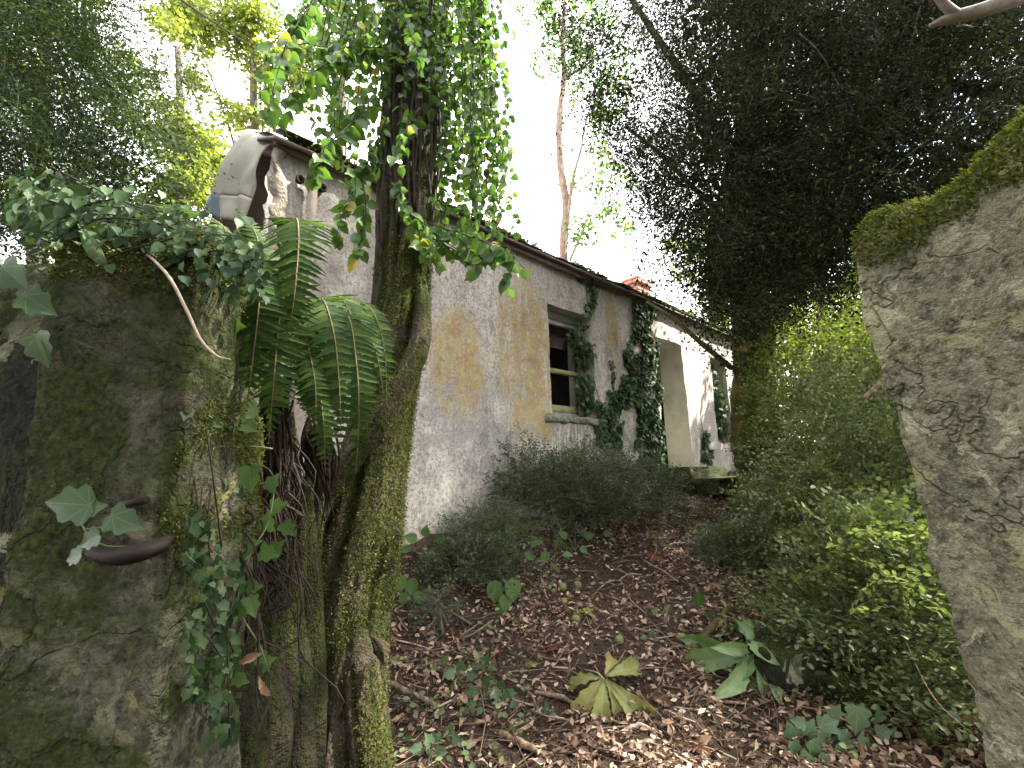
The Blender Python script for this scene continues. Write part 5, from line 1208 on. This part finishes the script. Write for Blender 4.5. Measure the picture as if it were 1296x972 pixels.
# ------------------------------------------------------------------ things lying and growing on the path
def lie(u, v, h=.0): p = G(u, v); p[2] += h; return p
def gnorm(p):
    e = .05; return unit(np.array([-(gz(p[0] + e, p[1]) - gz(p[0] - e, p[1])) / (2 * e), -(gz(p[0], p[1] + e) - gz(p[0], p[1] - e)) / (2 * e), 1.0]))
def stick(label, px, r, mat=M_STICK, lift=0.5, name='fallen_stick', cat='stick', amp=.12, fork=None):
    pl = [lie(*q) for q in px]; pl = [p + np.array([0, 0, r * lift + (.0 if i in (0, len(pl) - 1) else .012)]) for i, p in enumerate(pl)]
    pl = spline(pl, 9); pl[1:-1] += rng.normal(size=(7, 3)) * r * np.array([.22, .22, .08]); r *= .85
    mb = MB(); mb.add(*tube(pl, [r * .75, r * .95, r, r * .96, r * 1.02, r * .9, r * .85, r * .6], 11, 46, amp * 1.6, 11, int(px[0][0]), .8))
    if fork: mb.add(*tube([lie(*q) + np.array([0, 0, r]) for q in fork], [r * .7, r * .5], 7, 12, amp, 8, 3))
    V_, F_ = mb.out(); obj(name, V_, F_, mat, None, label, cat, 'sticks lying on the path', smooth=True)
stick('pale stub of a log lying right of the mossy tree foot', [(488, 866), (520, 884), (556, 900)], .020)
stick('thick short stick at the bottom edge left of centre', [(628, 930), (655, 944), (684, 957)], .021, fork=[(645, 938), (660, 930), (672, 922)])
stick('thick stick running up to the wilted leaves', [(676, 879), (705, 886), (738, 897)], .015)
stick('short stick right of the wilted leaves', [(796, 948), (818, 945), (842, 940)], .013)
stick('stout twig at the right of the wilted leaf cluster', [(790, 925), (810, 924), (838, 930)], .013, M_PALESTEM)
stick('mossy broken log pointing up the right side of the path', [(880, 830), (900, 802), (924, 768)], .030, M_MOSSTRUNK, name='mossy_log', cat='log')
stick('grey arching twig curving out from the mossy tree foot', [(488, 808), (540, 824), (588, 856)], .006, M_PALESTEM)
stick('crooked brown twig below the dark bush', [(684, 727), (688, 748), (697, 772)], .012)
stick('pale twig across the upper path', [(752, 753), (765, 742), (780, 734)], .007, M_PALESTEM)
stick('curved twig above the pale twig on the upper path', [(782, 736), (796, 729), (812, 728)], .006, M_PALESTEM)
stick('straight stick beside the pale lobed leaf', [(768, 786), (782, 778), (796, 767)], .010)
stick('thin upright leaning twig above the wilted leaves', [(774, 858), (783, 842), (792, 824)], .006)
stick('long thin straight twig left of the broad leaved plant', [(852, 896), (890, 904), (935, 918)], .006, M_PALESTEM)
stick('short pale stick in front of the broad leaved plant', [(910, 888), (930, 894), (950, 893)], .010)
stick('dark stick at the foot of the wilted cluster', [(776, 930), (778, 948), (785, 966)], .010)
stick('twig lying left of the thick bottom stick', [(560, 950), (590, 944), (622, 938)], .008)
stick('thin stick along the bottom left corner of the path', [(445, 945), (480, 945), (512, 944)], .007)
stick('twig crossing behind the brown curled leaf', [(660, 870), (673, 884), (680, 900)], .008)
stick('brown stick halfway up the left of the path', [(500, 772), (515, 780), (528, 782)], .014)
stick('dead branch half buried near the right path edge', [(836, 832), (850, 824), (864, 820)], .011, fork=[(846, 826), (846, 838), (840, 846)])
stick('slim stick on the litter below the conker husks', [(735, 765), (750, 800), (762, 812)], .005)
stick('pale twig in the lower right litter', [(845, 900), (862, 912), (880, 915)], .006, M_PALESTEM)
stick('small forked twig near the steps', [(835, 700), (852, 690), (880, 688)], .008, M_PALESTEM, fork=[(852, 690), (860, 678), (866, 676)])
stick('dark branch on the right bank under the hedge', [(930, 716), (948, 706), (968, 700)], .016)
# conker husks
for u, v, r, lab in ((712, 746, .028, 'green conker husk left of a pair on the mid path'), (731, 744, .028, 'green conker husk right of a pair on the mid path'), (714, 764, .022, 'small green husk just below the pair'), (729, 787, .026, 'green husk under the pale lobed leaf'), (863, 811, .026, 'yellow green husk beside the mossy log'), (784, 813, .022, 'dull green husk alone in the middle of the path'), (872, 820, .02, 'dark husk touching the mossy log')):
    Vv, Ff = rock(lie(u, v, r * .7), (r * 2, r * 2, r * 1.9), 0, int(u), 8, .10, .8); obj('conker_husk', Vv, Ff, M_CONKER, None, lab, 'husk', 'conker husks on the path', smooth=True)
# large single leaves on the ground
def dead(u, v, px, dg, mat, lab, tm=LEAFLET, lift=.02, tilt=.45, name='fallen_leaf'):
    p = lie(u, v, lift); sc = px * p[1] / F; nn = gnorm(p); ax = unit(np.array([cos(radians(dg)), sin(radians(dg)), .15])); ax = unit(ax - nn * (ax @ nn) * .7)
    o = bpy.data.objects.new(name, meshdata(name, *tm, mat, True)); o.matrix_world = leafmat4(p - ax * sc * .45, ax, unit(nn + rng.normal(size=3) * tilt * .5 - np.array([0, .35, 0])), sc)
    link(o, None, lab, 'leaf', 'single leaves fallen on the path')
for a in ((632, 826, 40, 60, M_BROWN, 'orange brown crumpled leaf left of the path middle'), (622, 838, 30, 120, M_BROWN, 'rust coloured leaf lying under the orange one'), (587, 912, 36, 80, M_TAN, 'tan oval leaf above the dead twig at the bottom'), (620, 915, 52, 20, M_TAN, 'long curled tan leaf right of the oval one'), (672, 846, 26, 200, M_BROWN, 'small red brown leaf in mid litter'), (703, 824, 32, 10, M_BROWN, 'wide rusty leaf on the mid path'), (826, 708, 36, 160, M_BROWN, 'orange leaf high on the path near the steps'), (842, 755, 28, 10, M_TAN, 'yellowish tan leaf on the upper right path'), (650, 700, 24, 0, M_BROWN, 'brown leaf caught at the edge of the dark bush'),
          (546, 842, 22, 100, M_WILT, 'yellow green leaf stub beside the ivy seedlings'), (590, 838, 26, 70, M_HERB, 'fresh green oval leaf near the grey arching twig'), (842, 890, 30, 200, M_TAN, 'pale tan leaf right of the wilted cluster'), (510, 838, 26, 240, M_BROWN, 'brown leaf against the mossy tree foot'), (560, 882, 26, 150, M_TAN, 'tan leaf scrap near the log stub'), (800, 770, 20, 40, M_TAN, 'small tan leaf scrap on the upper path'), (728, 826, 20, 30, M_TAN, 'small pinkish leaf scrap at mid path'), (690, 820, 26, 80, M_BROWN, 'dark brown leaf left of the wide rusty one'), (505, 915, 40, 30, M_BROWN, 'big brown leaf at the bottom left of the path'), (445, 958, 46, 95, M_WILT, 'large yellowing leaf at the bottom edge by the tree'), (730, 940, 30, 60, M_BROWN, 'dark leaf left of the bottom sticks'), (760, 702, 22, 20, M_BROWN, 'brown leaf on the left verge of the upper path'), (905, 745, 26, 170, M_TAN, 'tan leaf at the right edge of the upper path'), (880, 950, 34, 150, M_BROWN, 'brown leaf at the bottom right of the path'), (1230, 920, 60, 170, M_BROWN, 'big brown leaf in the dark hollow by the right pier'), (1190, 905, 50, 10, M_TAN, 'tan leaf in the dark hollow by the right pier')):
    dead(*a)
for k, (u, v, px, dg) in enumerate(((730, 772, 30, 60), (722, 779, 28, 150), (738, 777, 26, 20))):
    pass
t = empty('fallen_compound_leaf', lie(730, 776), 'pale yellow green compound leaf lying on the mid path', 'leaf')
for dg, px in ((70, 30), (120, 28), (170, 26), (20, 30), (-20, 24)):
    p = lie(730, 778, .015); ax = unit(np.array([cos(radians(dg)), sin(radians(dg)), .15])); leaf_obj(t, 'leaflet', LEAFLET, M_WILT, p, ax, unit(gnorm(p) + rng.normal(size=3) * .2), px * p[1] / F, 'leaflet')
# wilted horse-chestnut leaf
t = empty('wilted_leaf_cluster', lie(765, 892), 'large wilted yellow green leaf cluster with drooping leaflets on the path', 'leaf')
hub = lie(766, 886, .10)
for u, v, px, l in ((716, 874, 60, .04), (722, 914, 70, .0), (760, 926, 62, .0), (806, 906, 84, .02), (800, 872, 70, .10), (780, 862, 50, .13), (790, 912, 60, .0)):
    e = lie(u, v, l); ax = unit(e - hub); sc = max(px * hub[1] / F, .1)
    leaf_obj(t, 'leaflet', LEAFLET, M_WILT, hub + ax * .015 + np.array([0, 0, .01]), ax, unit(np.array([0, -.45, 1.]) + rng.normal(size=3) * .4), sc, 'leaflet')
a_ = tube([hub, hub + np.array([-.03, .06, .01]), lie(740, 850, .01)], [.005, .004, .003], 6, 12); obj('stalk', a_[0], [a_[1], a_[2]], M_PALESTEM, t)
# broad leaved plant
t = empty('broad_leaved_plant', lie(955, 855), 'broad leaved plant with limp pale green leaves right of the path', 'plant')
cr_ = lie(958, 850, .10)
for (u, v, y), px, dr in (((862, 850, 0), 96, .04), ((868, 836, 0), 80, .06), ((935, 878, 0), 80, .10), ((920, 868, 0), 70, .14), ((966, 912, 0), 104, .0), ((975, 880, 0), 84, .12), ((942, 810, 0), 50, .18), ((948, 893, 0), 76, .05), ((985, 900, 0), 80, .05)):
    e = lie(u, v, dr); ax = unit(e - cr_ + np.array([0, 0, .03])); sc = max(np.linalg.norm(e - cr_) * 1.15, .16)
    nm = unit(np.array([-.2, -.75, .8]) + rng.normal(size=3) * .35); 
    leaf_obj(t, 'dockl', DOCKT, M_DOCK, cr_ + rng.normal(size=3) * .02, ax, nm, sc)
mb = MB()
for k in range(6): mb.add(*tube([cr_ + rng.normal(size=3) * .02, cr_ + rng.normal(size=3) * .04 + np.array([0, 0, -.08]), cr_ + np.array([rng.normal() * .04, rng.normal() * .04, -.14])], [.006, .005], 6, 8))
mb.build('stalk', M_GSTEM, t)
def herb(label, u, v, leaves, stemh, mat=M_HERB, tm=('ovate', OVATE), name='seedling', group='small green plants on the path edge'):
    """leaves: (du, dv, pixels, degrees) round a foot at (u, v)"""
    f = lie(u, v); t = empty(name, f, label, 'plant', group); mb = MB(); y = f[1]
    for du, dv, px, dg in leaves:
        p = P(u + du, v + dv, y); mb.add(*tube([f, (f + p) / 2 + np.array([0, 0, .02]), p], [.003, .002], 5, 8))
        sc = px * y / F * (.62 if name == 'seedling' else 1); leaf_obj(t, tm[0], tm[1], mat, p, sdir(dg, .25), unit(CB * .8 + CU * .6 + rng.normal(size=3) * .25), sc)
    mb.build('stem', M_GSTEM, t)
herb('seedling with two large hanging green leaves in front of the dark bush', 638, 778, [(-10, -44, 44, -95), (10, -46, 44, -85), (2, -28, 36, -90), (-4, -14, 26, -100)], .1)
herb('green plant with drooping leaves close to the mossy tree', 516, 768, [(-6, -40, 34, -100), (4, -36, 34, -80), (12, -20, 28, -70), (-2, -18, 26, -110)], .1)
herb('light green cluster of leaves at the wall foot left of the shrub', 540, 715, [(-12, -32, 28, 160), (-2, -36, 26, 80), (12, -32, 26, 20), (20, -28, 24, -20), (-20, -22, 22, 200), (4, -20, 22, -60)], .1)
herb('nettle like plant right of the dark low bush', 655, 712, [(-6, -34, 26, 120), (6, -36, 28, 60), (16, -26, 26, 10), (-14, -22, 24, 190), (10, -14, 24, -40), (-2, -12, 22, -100)], .1)
herb('little yellow green plant between the dark bush and the nettle', 615, 708, [(-6, -22, 22, 140), (6, -24, 22, 50), (0, -14, 18, -90), (12, -12, 18, -20)], .1)
herb('row plant of round green leaves below the large shrub, near end', 700, 720, [(-8, -22, 26, -110), (4, -28, 24, 80), (12, -18, 22, 0), (0, -6, 22, -80), (-14, -10, 20, 180)], .1)
herb('green plant in the verge below the low grey shrub', 728, 698, [(-10, -18, 22, 150), (0, -24, 22, 90), (12, -18, 22, 20), (6, -6, 20, -40), (-8, -4, 18, -140)], .1)
herb('green plant in the verge nearest the ivy column', 780, 668, [(-14, -12, 18, 160), (-4, -16, 18, 100), (8, -14, 18, 40), (16, -8, 16, 0)], .1)
herb('pale green plant in the verge at the middle of the row', 752, 688, [(-10, -12, 20, 160), (0, -18, 20, 90), (12, -12, 18, 10), (4, -4, 16, -60)], .1)
herb('tiny green plant in the right of the path by the mossy log', 838, 780, [(-6, -6, 14, 170), (4, -8, 14, 60), (6, 0, 12, -10)], .05)
herb('tiny green plant on the upper path below the steps', 838, 692, [(-6, -6, 12, 170), (4, -8, 12, 60), (6, 0, 12, -10)], .05)
herb('single upright leaf at the left of the mossy log', 886, 782, [(-2, -16, 34, 95), (8, -2, 18, 30)], .06, M_HERB)
herb('pale green leaf on the right bank above the broad leaved plant', 972, 800, [(-8, -26, 44, 60), (-24, -10, 24, 160), (10, -6, 20, -20)], .08, M_DOCK)
herb('yellowing seedling between mossy log and broad leaves', 950, 806, [(-12, -10, 18, 160), (2, -12, 18, 60), (-4, 0, 16, -90)], .05, M_WILT)
iv = ('ivy', IVY)
for u, v, s_, lab in ((582, 862, 1, 'ivy seedling under the grey arching twig'), (612, 884, 1.1, 'ivy seedling above the curled tan leaf'), (634, 884, .9, 'ivy seedling right beside another above the curled leaf'), (598, 905, .7, 'ivy seedling left of the tan oval leaf'), (542, 958, 1.1, 'ivy seedling at the bottom edge near the tree'), (566, 940, .9, 'ivy seedling at the bottom beside the lying twig'), (648, 936, .7, 'ivy seedling next to the thick bottom stick'), (480, 925, .9, 'ivy seedling at the mossy tree foot'), (612, 850, .8, 'ivy seedling left of the rust coloured leaf'), (560, 852, .9, 'ivy seedling close to the yellow leaf stub'), (690, 905, .6, 'ivy seedling left of the wilted cluster'), (822, 812, .6, 'ivy seedling in the middle right of the path'), (640, 895, .8, 'lowest ivy seedling above the forked stick')):
    herb(lab, u, v, [(-8 * s_, -9 * s_, 13 * s_, 170 + u % 30), (2, -14 * s_, 15 * s_, 60 + u % 50), (9 * s_, -7 * s_, 13 * s_, u % 40 - 20), (2, 0, 11 * s_, -80)], .05, M_IVYPALE, iv, 'ivy_seedling', 'ivy seedlings on the path')
# ivy and stone in the hollow below the hedge
Vv, Ff = rock(lie(1005, 880, .07) + np.array([.05, .15, 0]), (.34, .26, .24), .4, 70, 18, .16, .35)
obj('dark_stone', Vv, Ff, M_DARKW, None, 'dark squarish stone under the hedge behind the broad leaved plant', 'stone', smooth=True)
Vv, Ff = rock(lie(1075, 900, .03) + np.array([.1, .15, 0]), (.4, .3, .2), .9, 72, 16, .18, .35)
obj('dark_stone', Vv, Ff, M_DARKW, None, 'low earthy stone in the hollow right of the squarish one', 'stone', smooth=True)
def gsprig(lab, lv):
    u0, v0 = lv[0][:2]; y = G(u0, v0)[1] - .05
    return sprig(lab, [(u, v, y - .03 * (v > v0), px, dg) for u, v, px, dg in lv], [[(u0, v0 + 20, y + .04), (u0 + 10, v0 + 5, y + .02), (u0, v0, y)]], M_IVYPALE, group='ivy in the hollow below the hedge')
gsprig('grey green ivy leaf pair beside the squarish stone', [(996, 868, 26, 100), (1040, 868, 30, -120), (1052, 880, 20, -30), (1020, 860, 17, 170), (1008, 882, 18, -60), (1062, 862, 18, 40)])
gsprig('cluster of ivy leaves at the bottom below the squarish stone', [(1000, 930, 22, -120), (1025, 922, 21, 60), (1050, 916, 24, 20), (1085, 912, 31, -100), (1112, 904, 20, 80), (1068, 952, 29, -70), (1022, 946, 17, 100), (1044, 938, 19, -30), (1096, 942, 20, -20), (1066, 930, 18, 130), (1010, 914, 16, 170), (1036, 958, 20, -110), (1120, 926, 18, 10), (1084, 962, 18, -40), (1058, 900, 17, 60)])
gsprig('yellow tinged ivy near the bottom edge right of the path', [(1030, 950, 23, -80), (1008, 948, 17, -60), (1046, 964, 20, -20), (1018, 962, 18, -130)])
# leaf litter, twigs and soil crumbs
n = 50000
yy = 1.6 + 6.4 * rng.random(n) ** 1.5; xx = rng.uniform(-1, 1, n) * np.interp(yy, [1.6, 4, 8], [1.7, 1.7, 1.5]) + np.interp(yy, [1.6, 4, 7.5], [.35, .9, 2.4])
q = xx * N3[0] + yy * N3[1] + WD; ok = (q > .1) & (rng.random(n) < .62 + .6 * fbm(np.stack([xx * 1.7, yy * 1.7, xx * 0], -1), 3, 55)); xx, yy = xx[ok], yy[ok]; n = len(xx)
p = np.stack([xx, yy, gz(xx, yy) + rng.uniform(0, .030, n)], -1)
ax = unit(np.stack([rng.normal(size=n), rng.normal(size=n), rng.normal(size=n) * .45], -1)); nm = unit(np.stack([rng.normal(size=n) * .8, rng.normal(size=n) * .8, np.ones(n)], -1))
k = rng.random(n); m1, m2 = k < .82, k >= .82
a = place(SMALL, p[m1], ax[m1], nm[m1], rng.uniform(.014, .062, m1.sum())); b = place(ROUNDL, p[m2], ax[m2], nm[m2], rng.uniform(.010, .038, m2.sum()))
i3 = rng.choice(n, 1100, False); c3 = place(CRUMPLE, p[i3] + np.array([0, 0, .006]), ax[i3], unit(nm[i3] + rng.normal(size=(1100, 3)) * .35), rng.uniform(.03, .085, 1100))
mb = MB(); mb.add(a[0], *a[1]); mb.add(b[0], *b[1]); mb.add(c3[0], *c3[1]); V_, F_ = mb.out()
obj('leaf_litter', V_, F_, M_LITTER, None, 'brown and purple leaf litter covering the path', 'leaf litter', kind='stuff')
n = 6000
yy = 1.6 + 6.2 * rng.random(n) ** 1.5; xx = rng.uniform(-1, 1, n) * 1.6 + np.interp(yy, [1.6, 4, 7.5], [.35, .9, 2.4]); q = xx * N3[0] + yy * N3[1] + WD; ok = q > .1; xx, yy = xx[ok], yy[ok]
mb = MB(); tv = []
for x, y in zip(xx, yy):
    L = rng.uniform(.03, .22) * (1 if rng.random() < .85 else 2.2); a = rng.uniform(0, 2 * pi); d = np.array([cos(a), sin(a)]) * L / 2; r = .0010 + .0034 * rng.random() ** 2.5
    c = np.array([x, y]); z0, z1 = gz(*(c - d)), gz(*(c + d)); s1 = np.array([-d[1], d[0]]) / L * 2 * r; bnd = rng.normal() * .06 * L
    mid = c + np.array([-d[1], d[0]]) / L * bnd * 2; zm = (z0 + z1) / 2; h = rng.uniform(.004, .03)
    V = []
    for (pt, z) in ((c - d, z0), (mid, zm), (c + d, z1)): V += [(*(pt - s1), z + h), (*pt, z + h + 2 * r), (*(pt + s1), z + h)]
    tv.append(V)
tv = np.array(tv).reshape(-1, 3); m = len(tv) // 9; o9 = (np.arange(m) * 9)[:, None, None]
fq = np.array([(0, 1, 4, 3), (1, 2, 5, 4), (3, 4, 7, 6), (4, 5, 8, 7), (2, 0, 3, 5), (5, 3, 6, 8)])
obj('twig_litter', tv, (fq[None] + o9).reshape(-1, 4), M_TWIG, None, 'fine broken twigs scattered over the path', 'twigs', kind='stuff')
# green ground cover on the banks beside the path
n = 5200
uu = rng.uniform(0, 1, n); side = rng.random(n) < .45
yy = rng.uniform(2.0, 7.6, n); cx = np.interp(yy, [1.6, 4, 7.5], [.35, .9, 2.4])
q0 = np.where(side, cx - rng.uniform(.55, 1.6, n), cx + rng.uniform(.6, 2.4, n)); xx = q0
q = xx * N3[0] + yy * N3[1] + WD; ok = (q > .05) & (fbm(np.stack([xx * 2.5, yy * 2.5, xx * 0], -1), 3, 91) > .0); xx, yy = xx[ok], yy[ok]; n = len(xx)
p = np.stack([xx, yy, gz(xx, yy) + rng.uniform(.01, .07, n)], -1)
V_, F_ = place(ROUNDL, p, unit(np.stack([rng.normal(size=n), rng.normal(size=n), rng.normal(size=n) * .3 + .1], -1)), unit(np.stack([rng.normal(size=n) * .4, rng.normal(size=n) * .4 - .2, np.ones(n)], -1)), rng.uniform(.018, .045, n))
obj('ground_cover', V_, F_, M_LON, None, 'low green ground cover along both sides of the path', 'ground cover', kind='stuff')
